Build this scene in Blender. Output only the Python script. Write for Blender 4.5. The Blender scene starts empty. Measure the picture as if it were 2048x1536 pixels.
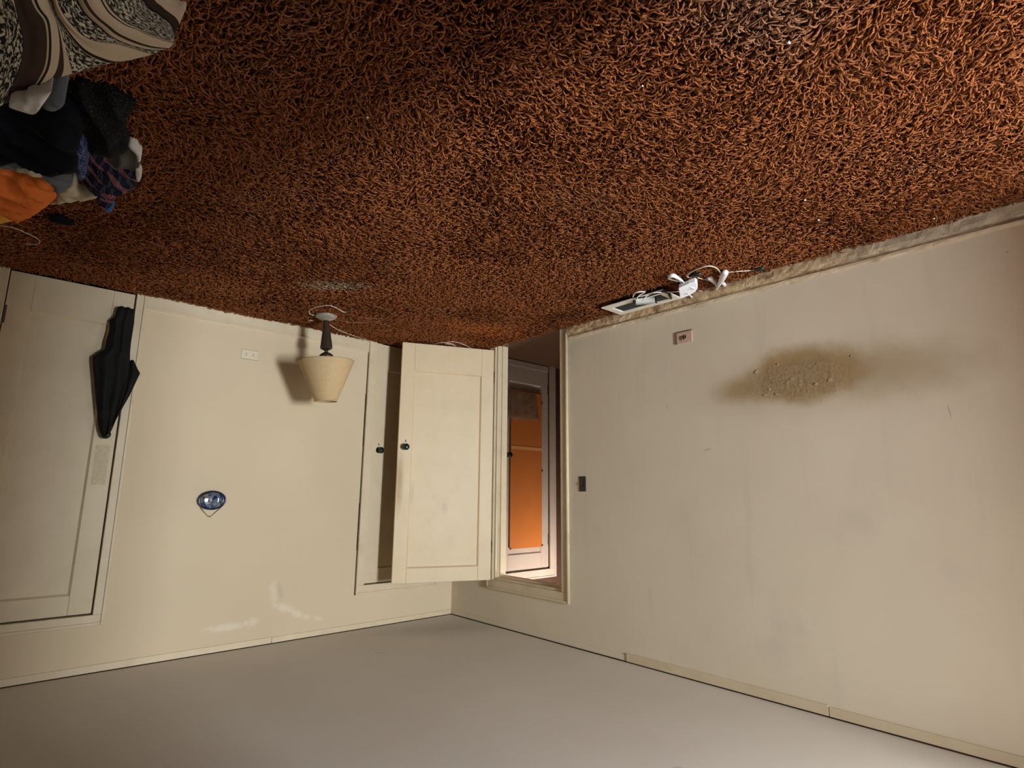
import bpy, bmesh, math, random
import numpy as np
from mathutils import Vector, Matrix, noise
from mathutils.geometry import delaunay_2d_cdt

# ------------------------------------------------------------------ camera, world, light, exposure
scn = bpy.context.scene
COL = scn.collection
PI = math.pi
ROOM_X, ROOM_Y, ROOM_H = 4.15, -7.6, 2.42

CAM_F = 1136.4876                                   # focal length in pixels of the 2048 frame
CAM_P = Vector((3.28764, -4.43966, 1.325))
CAM_FWD = Vector((-0.65874691, 0.72850122, -0.1879853))
CAM_R = Vector((0.7405144, 0.67197783, 0.00917674))
CAM_U = Vector((-0.13300722, 0.13316067, 0.98212897))
cam_data = bpy.data.cameras.new('camera')
cam_data.sensor_width = 36.0
cam_data.lens = 36.0 * CAM_F / 2048.0
cam_data.clip_start = 0.01
cam = bpy.data.objects.new('camera', cam_data)
COL.objects.link(cam)
# the photograph was taken with the camera held upside down
right, up, back = -CAM_R, -CAM_U, -CAM_FWD
cam.matrix_world = Matrix(((right.x, up.x, back.x, CAM_P.x),
                           (right.y, up.y, back.y, CAM_P.y),
                           (right.z, up.z, back.z, CAM_P.z),
                           (0, 0, 0, 1)))
scn.camera = cam

world = bpy.data.worlds.new('sky')
scn.world = world
world.use_nodes = True
wbg = world.node_tree.nodes['Background']
wbg.inputs[0].default_value = (0.72, 0.84, 1.0, 1)
wbg.inputs[1].default_value = 1.0

# daylight through the two windows, both out of the picture behind and beside the camera
WIN = (1.05, 1.85, 0.80, 2.05)                       # front wall: x0, x1, z0, z1
WINL = (-5.12, -4.46, 0.80, 2.05)                    # left wall: y0, y1, z0, z1


def window_light(name, loc, rot, w, h, energy, color):
    ld = bpy.data.lights.new(name, 'AREA')
    ld.shape = 'RECTANGLE'
    ld.size, ld.size_y = w, h
    ld.energy = energy
    ld.color = color
    lo = bpy.data.objects.new(name, ld)
    lo.location = loc
    lo.rotation_euler = rot
    COL.objects.link(lo)


window_light('front_window_daylight', ((WIN[0] + WIN[1]) / 2, ROOM_Y - 0.16, 1.425), (math.radians(90), 0, 0), 0.80, 1.25, 262, (0.92, 0.965, 1.0))
window_light('left_window_daylight', (-0.16, (WINL[0] + WINL[1]) / 2, 1.425), (math.radians(90), 0, math.radians(-90)), 0.66, 1.25, 26, (0.96, 0.97, 1.0))

scn.cycles.max_bounces = 4
scn.cycles.diffuse_bounces = 4
scn.cycles.use_light_tree = False
scn.cycles.adaptive_threshold = 0.03
scn.cycles.glossy_bounces = 2
scn.cycles.transmission_bounces = 3
scn.cycles.transparent_max_bounces = 6
scn.cycles.caustics_reflective = False
scn.cycles.caustics_refractive = False

scn.view_settings.view_transform = 'Standard'
scn.view_settings.look = 'None'
scn.view_settings.gamma = 1.0
scn.view_settings.use_curve_mapping = False
scn.view_settings.exposure = 1.0


def at(x, y, z=None, px=None, py=None):
    """photo pixel -> point of the room on the plane z=, x= (px) or y= (py)"""
    u, v = 2048 - x, 1536 - y
    d = CAM_FWD + CAM_R * ((u - 1024) / CAM_F) - CAM_U * ((v - 768) / CAM_F)
    if px is not None:
        t = (px - CAM_P.x) / d.x
    elif py is not None:
        t = (py - CAM_P.y) / d.y
    else:
        t = (z - CAM_P.z) / d.z
    return CAM_P + d * t


# ------------------------------------------------------------------ material helpers
class NT:
    def __init__(self, name, rough=0.6):
        self.m = bpy.data.materials.new(name)
        self.m.use_nodes = True
        self.t = self.m.node_tree
        self.n = self.t.nodes
        self.b = self.n['Principled BSDF']
        self.b.inputs['Roughness'].default_value = rough
        if rough >= 0.74:
            self.b.inputs['Specular IOR Level'].default_value = 0.12
        self._co = None
        self._nz = {}

    def add(self, kind, **kw):
        nd = self.n.new(kind)
        for k, v in kw.items():
            setattr(nd, k, v)
        return nd

    def link(self, a, b):
        self.t.links.new(a, b)

    def co(self):
        if self._co is None:
            self._co = self.add('ShaderNodeTexCoord')
        return self._co.outputs['Object']

    def math(self, op, a, b=None, clamp=False):
        nd = self.add('ShaderNodeMath', operation=op)
        nd.use_clamp = clamp
        for i, v in enumerate((a, b)):
            if v is None:
                continue
            if isinstance(v, (int, float)):
                nd.inputs[i].default_value = v
            else:
                self.link(v, nd.inputs[i])
        return nd.outputs[0]

    def mapping(self, scale=(1, 1, 1), loc=(0, 0, 0), src=None):
        mp = self.add('ShaderNodeMapping')
        mp.inputs['Scale'].default_value = scale
        mp.inputs['Location'].default_value = loc
        self.link(src or self.co(), mp.inputs[0])
        return mp.outputs[0]

    def noise(self, scale, detail=4, rough=0.55, src=None, dist=0.0):
        key = (scale, detail, rough, dist)
        if src is None and key in self._nz:
            return self._nz[key]
        nd = self.add('ShaderNodeTexNoise')
        nd.inputs['Scale'].default_value = scale
        nd.inputs['Detail'].default_value = detail
        nd.inputs['Roughness'].default_value = rough
        nd.inputs['Distortion'].default_value = dist
        self.link(src or self.co(), nd.inputs['Vector'])
        if src is None:
            self._nz[key] = nd.outputs['Fac']
        return nd.outputs['Fac']

    def ramp(self, fac, stops, interp='LINEAR'):
        nd = self.add('ShaderNodeValToRGB')
        cr = nd.color_ramp
        cr.interpolation = interp
        while len(cr.elements) < len(stops):
            cr.elements.new(0.5)
        for e, (p, c) in zip(cr.elements, stops):
            e.position = p
            e.color = (*c, 1) if len(c) == 3 else c
        self.link(fac, nd.inputs[0])
        return nd.outputs[0]

    def maprange(self, v, a, b, c=0.0, d=1.0, smooth=True):
        nd = self.add('ShaderNodeMapRange')
        nd.interpolation_type = 'SMOOTHSTEP' if smooth else 'LINEAR'
        for i, q in zip((1, 2, 3, 4), (a, b, c, d)):
            nd.inputs[i].default_value = q
        self.link(v, nd.inputs[0])
        return nd.outputs[0]

    def mix(self, fac, a, b, mode='MIX'):
        nd = self.add('ShaderNodeMix', data_type='RGBA', blend_type=mode)
        if isinstance(fac, (int, float)):
            nd.inputs[0].default_value = fac
        else:
            self.link(fac, nd.inputs[0])
        for i, v in ((6, a), (7, b)):
            if isinstance(v, tuple):
                nd.inputs[i].default_value = (*v, 1)
            else:
                self.link(v, nd.inputs[i])
        return nd.outputs[2]

    def blob(self, axes, centre, radii, soft=0.4, nscale=6.0, namp=0.35, rot=0.0):
        """soft-edged, noise-distorted elliptical mark in object space"""
        sp = self.add('ShaderNodeSeparateXYZ')
        self.link(self.co(), sp.inputs[0])
        a = self.math('SUBTRACT', sp.outputs[axes[0]], centre[0])
        b = self.math('SUBTRACT', sp.outputs[axes[1]], centre[1])
        if rot:
            cr, sr = math.cos(rot), math.sin(rot)
            a2 = self.math('ADD', self.math('MULTIPLY', a, cr), self.math('MULTIPLY', b, sr))
            b2 = self.math('SUBTRACT', self.math('MULTIPLY', b, cr), self.math('MULTIPLY', a, sr))
            a, b = a2, b2
        a = self.math('DIVIDE', a, radii[0])
        b = self.math('DIVIDE', b, radii[1])
        r = self.math('SQRT', self.math('ADD', self.math('MULTIPLY', a, a), self.math('MULTIPLY', b, b)))
        nz = self.noise(nscale, 3, 0.6)
        r = self.math('ADD', r, self.math('MULTIPLY', self.math('SUBTRACT', nz, 0.5), 2 * namp))
        return self.maprange(r, 1.0 - soft, 1.0 + soft * 0.5, 1.0, 0.0)

    def color(self, c):
        if isinstance(c, tuple):
            self.b.inputs['Base Color'].default_value = (*c, 1)
        else:
            self.link(c, self.b.inputs['Base Color'])

    def bump(self, h, strength=0.2, dist=0.01):
        nd = self.add('ShaderNodeBump')
        nd.inputs['Strength'].default_value = strength
        nd.inputs['Distance'].default_value = dist
        self.link(h, nd.inputs['Height'])
        self.link(nd.outputs[0], self.b.inputs['Normal'])


def plain(name, c1, c2=None, scale=8.0, rough=0.6, bump=0.0, bscale=60.0, metal=0.0, stretch=(1, 1, 1), bdist=0.003):
    t = NT(name, rough)
    c2 = c2 or tuple(v * 0.82 for v in c1)
    v = t.mapping(stretch)
    t.color(t.ramp(t.noise(scale, 4, 0.6, v), [(0.3, c1), (0.7, c2)]))
    t.b.inputs['Metallic'].default_value = metal
    if bump:
        t.bump(t.noise(bscale, 3, 0.6, v), bump, bdist)
    return t.m


M = {}
CREAM = (0.64, 0.565, 0.43)


def make_wall_left():
    t = NT('paint_wall_left', 0.75)
    base = t.ramp(t.noise(1.3, 3), [(0.3, (0.75, 0.665, 0.515)), (0.7, (0.70, 0.61, 0.465))])
    strk = t.noise(9, 2, 0.6, t.mapping((1, 1.0, 0.12)))
    base = t.mix(t.maprange(strk, 0.55, 0.8, 0.0, 0.18), base, (0.52, 0.47, 0.40))
    smudge = t.noise(2.2, 3, 0.6)
    base = t.mix(t.maprange(smudge, 0.58, 0.8, 0.0, 0.30), base, (0.50, 0.46, 0.42))
    # water damage: tan halo, brown core, peeled grey-tan plaster
    halo = t.blob((1, 2), (-3.25, 0.685), (0.60, 0.20), 0.9, 3.5, 0.28)
    core = t.blob((1, 2), (-3.22, 0.655), (0.34, 0.165), 0.42, 7.0, 0.26)
    lext = t.blob((1, 2), (-2.86, 0.70), (0.17, 0.085), 0.8, 7.0, 0.25)
    rext = t.blob((1, 2), (-3.66, 0.70), (0.36, 0.135), 0.9, 7.0, 0.40)
    inner = t.blob((1, 2), (-3.20, 0.685), (0.27, 0.115), 0.45, 10.0, 0.40)
    c = t.mix(t.math('MULTIPLY', halo, 0.55), base, (0.47, 0.37, 0.23))
    c = t.mix(t.math('MULTIPLY', rext, 0.55), c, (0.38, 0.28, 0.16))
    c = t.mix(t.math('MULTIPLY', lext, 0.80), c, (0.37, 0.25, 0.11))
    c = t.mix(t.math('MULTIPLY', core, 0.88), c, (0.35, 0.225, 0.092))
    fine = t.noise(55, 5, 0.7)
    plaster = t.ramp(fine, [(0.35, (0.26, 0.17, 0.08)), (0.5, (0.40, 0.29, 0.16)), (0.62, (0.38, 0.30, 0.18)), (0.72, (0.62, 0.50, 0.33))])
    c = t.mix(t.math('MULTIPLY', inner, 0.7), c, plaster)
    # a few hairline scuffs
    for (cy, cz, ry, rz, rot) in ((-3.86, 0.93, 0.004, 0.035, 0.1), (-2.62, 1.05, 0.03, 0.006, 0.2), (-2.35, 0.75, 0.006, 0.02, 0),
                                  (-4.15, 0.23, 0.006, 0.006, 0)):
        s = t.blob((1, 2), (cy, cz), (ry, rz), 0.6, 7.0, 0.2, rot)
        c = t.mix(t.math('MULTIPLY', s, 0.45), c, (0.30, 0.26, 0.21))
    t.color(c)
    h = t.math('ADD', t.math('MULTIPLY', t.noise(40, 2), 0.12), t.math('MULTIPLY', smudge, 0.6))
    h = t.math('ADD', h, t.math('MULTIPLY', t.math('MULTIPLY', inner, fine), 2.0))
    h = t.math('SUBTRACT', h, t.math('MULTIPLY', core, 0.8))
    t.bump(h, 0.55, 0.006)
    return t.m


def make_wall_back():
    t = NT('paint_wall_back', 0.75)
    c = t.ramp(t.noise(1.1, 3, 0.5, t.mapping((1, 1, 1), (5, 1, 4))), [(0.3, (0.69, 0.578, 0.40)), (0.7, (0.635, 0.523, 0.358))])
    fl = (0.80, 0.73, 0.62)
    for (cx, cz, rx, rz, rot, k) in ((1.93, 2.262, 0.14, 0.026, 0.0, 0.75), (1.76, 2.25, 0.05, 0.03, 0, 0.6), (1.625, 2.06, 0.03, 0.085, 0.15, 0.55),
                                     (1.54, 2.18, 0.085, 0.03, -0.35, 0.7), (1.44, 2.235, 0.06, 0.024, -0.5, 0.75), (1.36, 2.265, 0.035, 0.02, -0.4, 0.6), (1.27, 2.29, 0.04, 0.018, -0.4, 0.5)):
        b = t.blob((0, 2), (cx, cz), (rx, rz), 0.75, 30, 0.75, rot)
        c = t.mix(t.math('MULTIPLY', b, k * 0.7), c, fl)
    d = t.blob((0, 2), (1.575, 2.06), (0.022, 0.07), 0.8, 30, 0.7, 0.2)
    c = t.mix(t.math('MULTIPLY', d, 0.35), c, (0.44, 0.38, 0.28))
    t.color(c)
    t.bump(t.math('ADD', t.math('MULTIPLY', t.noise(40, 4), 0.12), t.math('MULTIPLY', t.noise(2.5, 2), 0.6)), 0.4, 0.005)
    return t.m


def make_ceiling():
    t = NT('paint_ceiling', 0.8)
    c = t.ramp(t.noise(0.9, 3), [(0.3, (0.72, 0.675, 0.60)), (0.7, (0.67, 0.62, 0.545))])
    for (cx, cy, rx, ry, rot) in ((1.13, -0.72, 0.05, 0.012, 0.7), (1.28, -0.68, 0.04, 0.005, 0.7), (1.06, -3.0, 0.03, 0.02, 0.3)):
        b = t.blob((0, 1), (cx, cy), (rx, ry), 0.5, 16, 0.3, rot)
        c = t.mix(t.math('MULTIPLY', b, 0.35), c, (0.36, 0.32, 0.27))
    t.color(c)
    t.bump(t.noise(6, 3), 0.15, 0.004)
    return t.m


def make_trim(name, c1, c2, grime, amount, marks=()):
    t = NT(name, 0.5)
    c = t.ramp(t.noise(5, 4), [(0.3, c1), (0.7, c2)])
    g = t.noise(7, 5, 0.65, t.mapping((1, 1, 1), (2, 9, 4)))
    c = t.mix(t.maprange(g, 0.5, 0.78, 0.0, amount), c, grime)
    for ax, ce, ra, k, mc in marks:
        c = t.mix(t.math('MULTIPLY', t.blob(ax, ce, ra, 0.8, 7.0, 0.35), k), c, mc)
    t.color(c)
    t.bump(t.noise(28, 4, 0.6), 0.25, 0.003)
    return t.m


def make_worn_wood():
    t = NT('chipped_baseboard_paint', 0.7)
    c = t.ramp(t.noise(14, 5, 0.65), [(0.28, (0.66, 0.51, 0.33)), (0.48, (0.53, 0.38, 0.22)), (0.60, (0.34, 0.205, 0.105)), (0.72, (0.13, 0.07, 0.035))])
    g = t.noise(45, 4, 0.7)
    c = t.mix(t.maprange(g, 0.5, 0.75, 0.0, 0.5), c, (0.30, 0.21, 0.13))
    far = t.blob((1, 2), (-4.4, 0.06), (0.95, 0.5), 0.5, 2, 0.1)
    c = t.mix(t.math('MULTIPLY', far, 0.55), c, (0.42, 0.36, 0.29))
    t.color(c)
    t.bump(t.noise(30, 5, 0.7), 0.8, 0.008)
    return t.m


def make_carpet(name, dark):
    t = NT(name, 0.95)
    n1 = t.noise(260, 2, 0.5)
    n2 = t.noise(2.2, 4, 0.6)
    k = dark
    c = t.ramp(n1, [(0.28, (0.085 * k, 0.024 * k, 0.006 * k)), (0.5, (0.235 * k, 0.071 * k, 0.020 * k)), (0.72, (0.46 * k, 0.178 * k, 0.074 * k))])
    # trodden, soiled patches and brighter matted ones
    c = t.mix(t.maprange(n2, 0.52, 0.76, 0.0, 0.55), c, (0.20 * k, 0.085 * k, 0.040 * k))
    g = t.blob((0, 1), (1.95, -3.95), (0.28, 0.24), 0.9, 5, 0.5)
    c = t.mix(t.math('MULTIPLY', g, 0.55), c, (0.26 * k, 0.15 * k, 0.095 * k))
    o = t.blob((0, 1), (0.42, -0.98), (0.34, 0.20), 0.9, 5, 0.45)
    c = t.mix(t.math('MULTIPLY', o, 0.6), c, (0.50 * k, 0.155 * k, 0.036 * k))
    dust = t.blob((0, 1), (1.80, -1.10), (0.23, 0.085), 0.95, 5, 0.12, 0.75)
    c = t.mix(t.math('MULTIPLY', dust, 0.85), c, (0.40, 0.30, 0.20))
    t.color(c)
    if dark < 0.7:
        t.bump(t.noise(150, 3, 0.6), 0.9, 0.01)
    return t.m


def make_glass_pane():
    t = NT('window_glass', 0.05)
    tr = t.add('ShaderNodeBsdfTransparent')
    gl = t.add('ShaderNodeBsdfGlossy')
    gl.inputs['Roughness'].default_value = 0.03
    mx = t.add('ShaderNodeMixShader')
    mx.inputs[0].default_value = 0.06
    t.link(tr.outputs[0], mx.inputs[1])
    t.link(gl.outputs[0], mx.inputs[2])
    t.link(mx.outputs[0], t.n['Material Output'].inputs[0])
    return t.m


def make_plastic_film():
    t = NT('clear_plastic_film', 0.25)
    tr = t.add('ShaderNodeBsdfTransparent')
    tr.inputs[0].default_value = (0.86, 0.85, 0.82, 1)
    t.color((0.42, 0.36, 0.27))
    mx = t.add('ShaderNodeMixShader')
    nz = t.maprange(t.noise(18, 4), 0.35, 0.65, 0.16, 0.38)
    t.link(nz, mx.inputs[0])
    t.link(tr.outputs[0], mx.inputs[1])
    t.link(t.b.outputs[0], mx.inputs[2])
    t.link(mx.outputs[0], t.n['Material Output'].inputs[0])
    return t.m


def make_shade():
    t = NT('parchment_shade', 0.7)
    v = t.mapping((60, 60, 4))
    t.color(t.ramp(t.noise(2.0, 3, 0.5, v), [(0.3, (0.74, 0.56, 0.31)), (0.7, (0.66, 0.48, 0.25))]))
    tl = t.add('ShaderNodeBsdfTranslucent')
    tl.inputs[0].default_value = (0.75, 0.58, 0.32, 1)
    mx = t.add('ShaderNodeMixShader')
    mx.inputs[0].default_value = 0.25
    t.link(t.b.outputs[0], mx.inputs[1])
    t.link(tl.outputs[0], mx.inputs[2])
    t.link(mx.outputs[0], t.n['Material Output'].inputs[0])
    t.bump(t.noise(3.0, 3, 0.5, v), 0.1, 0.002)
    return t.m


def make_blanket():
    t = NT('woven_stripe_blanket', 0.95)
    uv = t.add('ShaderNodeTexCoord').outputs['UV']
    sp = t.add('ShaderNodeSeparateXYZ')
    t.link(uv, sp.inputs[0])
    CR, DK, BR = (0.46, 0.36, 0.25), (0.012, 0.010, 0.009), (0.036, 0.020, 0.013)
    # repeat of the weave across the width: plain, lines, dark, flecked
    st = [(0.0, DK), (0.04, DK), (0.11, BR), (0.20, CR), (0.215, DK), (0.235, CR), (0.33, CR), (0.335, BR), (0.345, CR),
          (0.42, DK), (0.43, CR), (0.48, CR), (0.485, DK), (0.54, BR), (0.545, CR), (0.565, BR), (0.58, CR), (0.645, CR), (0.65, DK), (0.66, CR), (0.67, BR), (0.76, DK), (0.91, BR), (0.94, CR)]
    base = t.ramp(sp.outputs[0], st[:24], 'CONSTANT')
    fleck = t.noise(1.0, 2, 0.5, t.mapping((190, 34, 1), src=uv), 0.8)
    fcol = t.ramp(fleck, [(0.0, DK), (0.5, DK), (0.56, (0.46, 0.41, 0.31)), (1.0, (0.50, 0.44, 0.33))])

    def band(a, b):
        return t.math('MULTIPLY', t.math('GREATER_THAN', sp.outputs[0], a), t.math('LESS_THAN', sp.outputs[0], b))
    f = band(-1.0, 0.11)
    for a, b in ((0.36, 0.42), (0.49, 0.54), (0.68, 0.90)):
        f = t.math('MAXIMUM', f, band(a, b))
    t.color(t.mix(f, base, fcol))
    t.bump(t.noise(1.0, 3, 0.6, t.mapping((500, 160, 1), src=uv)), 0.5, 0.004)
    return t.m


def make_plaid():
    t = NT('plaid_cotton', 0.9)
    v = t.mapping((1, 1, 1))
    w1 = t.add('ShaderNodeTexWave', wave_type='BANDS', bands_direction='DIAGONAL')
    w1.inputs['Scale'].default_value = 7
    w1.inputs['Distortion'].default_value = 7.0
    t.link(v, w1.inputs[0])
    w2 = t.add('ShaderNodeTexWave', wave_type='BANDS', bands_direction='X')
    w2.inputs['Scale'].default_value = 9
    w2.inputs['Distortion'].default_value = 6.0
    t.link(v, w2.inputs[0])
    a = t.ramp(w1.outputs['Fac'], [(0, (0.008, 0.010, 0.024)), (0.78, (0.006, 0.007, 0.016)), (0.84, (0.20, 0.17, 0.20)), (0.90, (0.008, 0.008, 0.02)), (0.97, (0.22, 0.05, 0.05))])
    b = t.ramp(w2.outputs['Fac'], [(0, (0, 0, 0)), (0.82, (0, 0, 0)), (0.90, (0.15, 0.13, 0.16)), (0.95, (0.01, 0.01, 0.02))])
    t.color(t.mix(0.8, a, b, 'ADD'))
    t.bump(t.noise(120, 3), 0.3, 0.003)
    return t.m


def make_speckled():
    t = NT('speckled_black_knit', 0.95)
    t.color(t.ramp(t.noise(170, 3, 0.7), [(0.0, (0.006, 0.006, 0.006)), (0.60, (0.008, 0.008, 0.008)), (0.70, (0.10, 0.10, 0.095))]))
    t.bump(t.noise(90, 3), 0.6, 0.005)
    return t.m


def make_bluepattern():
    t = NT('blue_batik_cotton', 0.9)
    t.color(t.ramp(t.noise(45, 3, 0.6, None, 1.5), [(0.3, (0.008, 0.012, 0.05)), (0.5, (0.02, 0.03, 0.10)), (0.6, (0.13, 0.15, 0.25)), (0.7, (0.015, 0.02, 0.07))]))
    return t.m


def make_plaque():
    t = NT('glazed_plaque_picture', 0.06)
    t.color(t.ramp(t.noise(34, 4, 0.6, None, 0.8), [(0.30, (0.006, 0.010, 0.03)), (0.44, (0.012, 0.04, 0.13)), (0.52, (0.20, 0.23, 0.26)), (0.56, (0.02, 0.05, 0.06)), (0.62, (0.42, 0.26, 0.04)), (0.68, (0.34, 0.36, 0.34))]))
    t.b.inputs['Coat Weight'].default_value = 1.0
    return t.m


M['wall_left'] = make_wall_left()
M['wall_back'] = make_wall_back()
M['ceiling'] = make_ceiling()
M['plain_wall'] = plain('paint_plain_wall', (0.68, 0.61, 0.50), (0.62, 0.56, 0.46), 2.0, 0.8)
M['brown_wall'] = plain('paint_brown_hall', (0.075, 0.036, 0.022), (0.060, 0.030, 0.019), 2.0, 0.7)
M['hall_floor'] = plain('hall_floorboards', (0.13, 0.068, 0.036), (0.080, 0.042, 0.024), 5, 0.45, 0.1, 30, stretch=(1, 6, 1))
M['door'] = make_trim('paint_door_cream', (0.68, 0.575, 0.39), (0.63, 0.525, 0.35), (0.46, 0.36, 0.22), 0.22)
M['leaf'] = make_trim('paint_open_door_cream', (0.73, 0.585, 0.375), (0.69, 0.545, 0.34), (0.50, 0.40, 0.25), 0.22,
                       [((0, 2), (0.80, 1.20), (0.035, 0.24), 0.75, (0.40, 0.25, 0.10)), ((0, 2), (0.41, 1.40), (0.03, 0.05), 0.4, (0.46, 0.38, 0.25)), ((0, 2), (0.69, 1.28), (0.02, 0.10), 0.4, (0.46, 0.36, 0.22))])
M['hall_door'] = make_trim('paint_hall_door', (0.52, 0.46, 0.42), (0.47, 0.41, 0.37), (0.34, 0.28, 0.24), 0.25)
M['trim'] = make_trim('paint_trim_cream', (0.70, 0.59, 0.41), (0.64, 0.53, 0.36), (0.42, 0.31, 0.17), 0.30)
M['skirt'] = make_trim('paint_baseboard', (0.67, 0.57, 0.40), (0.60, 0.50, 0.34), (0.42, 0.33, 0.21), 0.35)
M['worn'] = make_worn_wood()
M['worn_cap'] = make_trim('chipped_cap_moulding', (0.68, 0.57, 0.42), (0.56, 0.43, 0.29), (0.28, 0.18, 0.10), 0.75)
M['lock_patch'] = plain('filled_lock_patch', (0.64, 0.54, 0.365), (0.52, 0.43, 0.28), 45, 0.6, 0.6, 60)
M['crack_dark'] = plain('grime_and_gap_shade', (0.035, 0.022, 0.014), (0.05, 0.032, 0.02), 20, 0.95)
M['dark'] = plain('closet_dark', (0.02, 0.015, 0.012), (0.025, 0.02, 0.015), 4, 0.9)
M['carpet'] = make_carpet('shag_yarn', 1.0)
M['backing'] = make_carpet('shag_backing', 0.4)
M['glass'] = make_glass_pane()
M['film'] = make_plastic_film()
M['shade'] = make_shade()
M['lamp_brown'] = plain('dark_bronze_lamp', (0.050, 0.034, 0.026), (0.034, 0.024, 0.018), 12, 0.22)
M['lamp_grey'] = plain('grey_enamel_base', (0.33, 0.30, 0.25), (0.28, 0.25, 0.21), 14, 0.35)
M['cord'] = plain('ivory_cord', (0.62, 0.53, 0.42), (0.54, 0.45, 0.35), 20, 0.5)
M['cord_dim'] = plain('brown_thin_cord', (0.36, 0.22, 0.13), (0.30, 0.18, 0.10), 20, 0.6)
M['white'] = plain('white_plastic', (0.90, 0.90, 0.93), (0.86, 0.86, 0.89), 10, 0.35)
M['offwhite'] = plain('off_white_enamel', (0.92, 0.87, 0.76), (0.87, 0.81, 0.70), 8, 0.4)
M['black'] = plain('black_plastic', (0.012, 0.012, 0.013), (0.018, 0.018, 0.02), 10, 0.35)
M['brown_plate'] = plain('brown_bakelite', (0.016, 0.010, 0.007), (0.022, 0.014, 0.010), 10, 0.3)
M['grey_plastic'] = plain('grey_plastic', (0.58, 0.58, 0.57), (0.52, 0.52, 0.51), 12, 0.4)
M['slate'] = plain('dark_slate_metal', (0.050, 0.055, 0.062), (0.085, 0.090, 0.100), 14, 0.4)
M['pinkplate'] = plain('peeling_pink_plate', (0.58, 0.33, 0.25), (0.66, 0.47, 0.36), 60, 0.6)
M['painted_plate'] = plain('painted_over_plate', (0.71, 0.62, 0.46), (0.67, 0.58, 0.42), 10, 0.5)
M['knob'] = plain('dark_green_glass', (0.012, 0.035, 0.018), (0.008, 0.020, 0.012), 20, 0.12)
M['knob_black'] = plain('black_porcelain', (0.014, 0.011, 0.010), (0.02, 0.015, 0.013), 20, 0.15)
M['iron'] = plain('dark_iron', (0.06, 0.04, 0.028), (0.10, 0.065, 0.04), 40, 0.6)
M['mirror_reflection'] = plain('orange_reflection_paint', (0.60, 0.205, 0.052), (0.54, 0.180, 0.045), 3, 0.35)
M['reflection_strip'] = plain('pale_reflection_paint', (0.78, 0.40, 0.17), (0.72, 0.36, 0.15), 6, 0.4)
M['black_cloth'] = plain('black_nylon', (0.010, 0.010, 0.010), (0.015, 0.015, 0.014), 12, 0.75, 0.2, 120)
M['navy'] = plain('navy_cotton', (0.0032, 0.0040, 0.008), (0.002, 0.0025, 0.004), 8, 0.9, 0.2, 150)
M['greycloth'] = plain('grey_jersey', (0.115, 0.125, 0.135), (0.09, 0.10, 0.11), 10, 0.9, 0.2, 200)
M['olivegrey'] = plain('olive_grey_twill', (0.085, 0.078, 0.066), (0.065, 0.06, 0.052), 10, 0.9, 0.2, 200)
M['beige'] = plain('beige_terry', (0.48, 0.41, 0.30), (0.34, 0.29, 0.20), 30, 0.95, 0.5, 150)
M['orangecloth'] = plain('orange_fleece', (0.62, 0.155, 0.032), (0.52, 0.125, 0.026), 14, 0.95, 0.25, 160)
M['yellowcloth'] = plain('amber_cotton', (0.58, 0.28, 0.045), (0.50, 0.24, 0.04), 12, 0.9, 0.2, 160)
M['whitecloth'] = plain('white_cotton', (0.66, 0.62, 0.58), (0.56, 0.52, 0.49), 12, 0.9, 0.2, 160)
M['bluecloth'] = plain('bright_blue_cotton', (0.045, 0.15, 0.42), (0.035, 0.12, 0.36), 12, 0.9, 0.2, 160)
M['slatecloth'] = plain('slate_green_cotton', (0.03, 0.038, 0.036), (0.02, 0.026, 0.025), 12, 0.9, 0.2, 160)
M['blanket'] = make_blanket()
M['plaid'] = make_plaid()
M['speckled'] = make_speckled()
M['bluepattern'] = make_bluepattern()
M['plaque'] = make_plaque()
M['plaque_rim'] = plain('navy_glazed_rim', (0.008, 0.010, 0.035), (0.012, 0.014, 0.05), 12, 0.08)
M['wire'] = plain('brass_wire', (0.30, 0.21, 0.11), (0.24, 0.17, 0.09), 20, 0.4, metal=0.6)
M['flake'] = plain('paint_flake', (0.52, 0.41, 0.26), (0.44, 0.33, 0.19), 30, 0.7)
M['debris'] = plain('white_scrap', (0.85, 0.85, 0.88), (0.8, 0.8, 0.82), 10, 0.4)


# ------------------------------------------------------------------ geometry helpers
def bm_new():
    return bmesh.new()


def box(bm, x0, x1, y0, y1, z0, z1):
    v = [bm.verts.new(p) for p in ((x0, y0, z0), (x1, y0, z0), (x1, y1, z0), (x0, y1, z0), (x0, y0, z1), (x1, y0, z1), (x1, y1, z1), (x0, y1, z1))]
    for f in ((0, 3, 2, 1), (4, 5, 6, 7), (0, 1, 5, 4), (1, 2, 6, 5), (2, 3, 7, 6), (3, 0, 4, 7)):
        bm.faces.new([v[i] for i in f])
    return bm


def boxbm(*a):
    return box(bm_new(), *a)


def catmull(pts, n=6):
    pts = [Vector(p) for p in pts]
    out = []
    for i in range(len(pts) - 1):
        p0 = pts[max(i - 1, 0)]
        p1, p2 = pts[i], pts[i + 1]
        p3 = pts[min(i + 2, len(pts) - 1)]
        for k in range(n):
            s = k / n
            out.append(0.5 * ((2 * p1) + (p2 - p0) * s + (2 * p0 - 5 * p1 + 4 * p2 - p3) * s * s + (3 * p1 - p0 - 3 * p2 + p3) * s ** 3))
    out.append(pts[-1])
    return out


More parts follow.
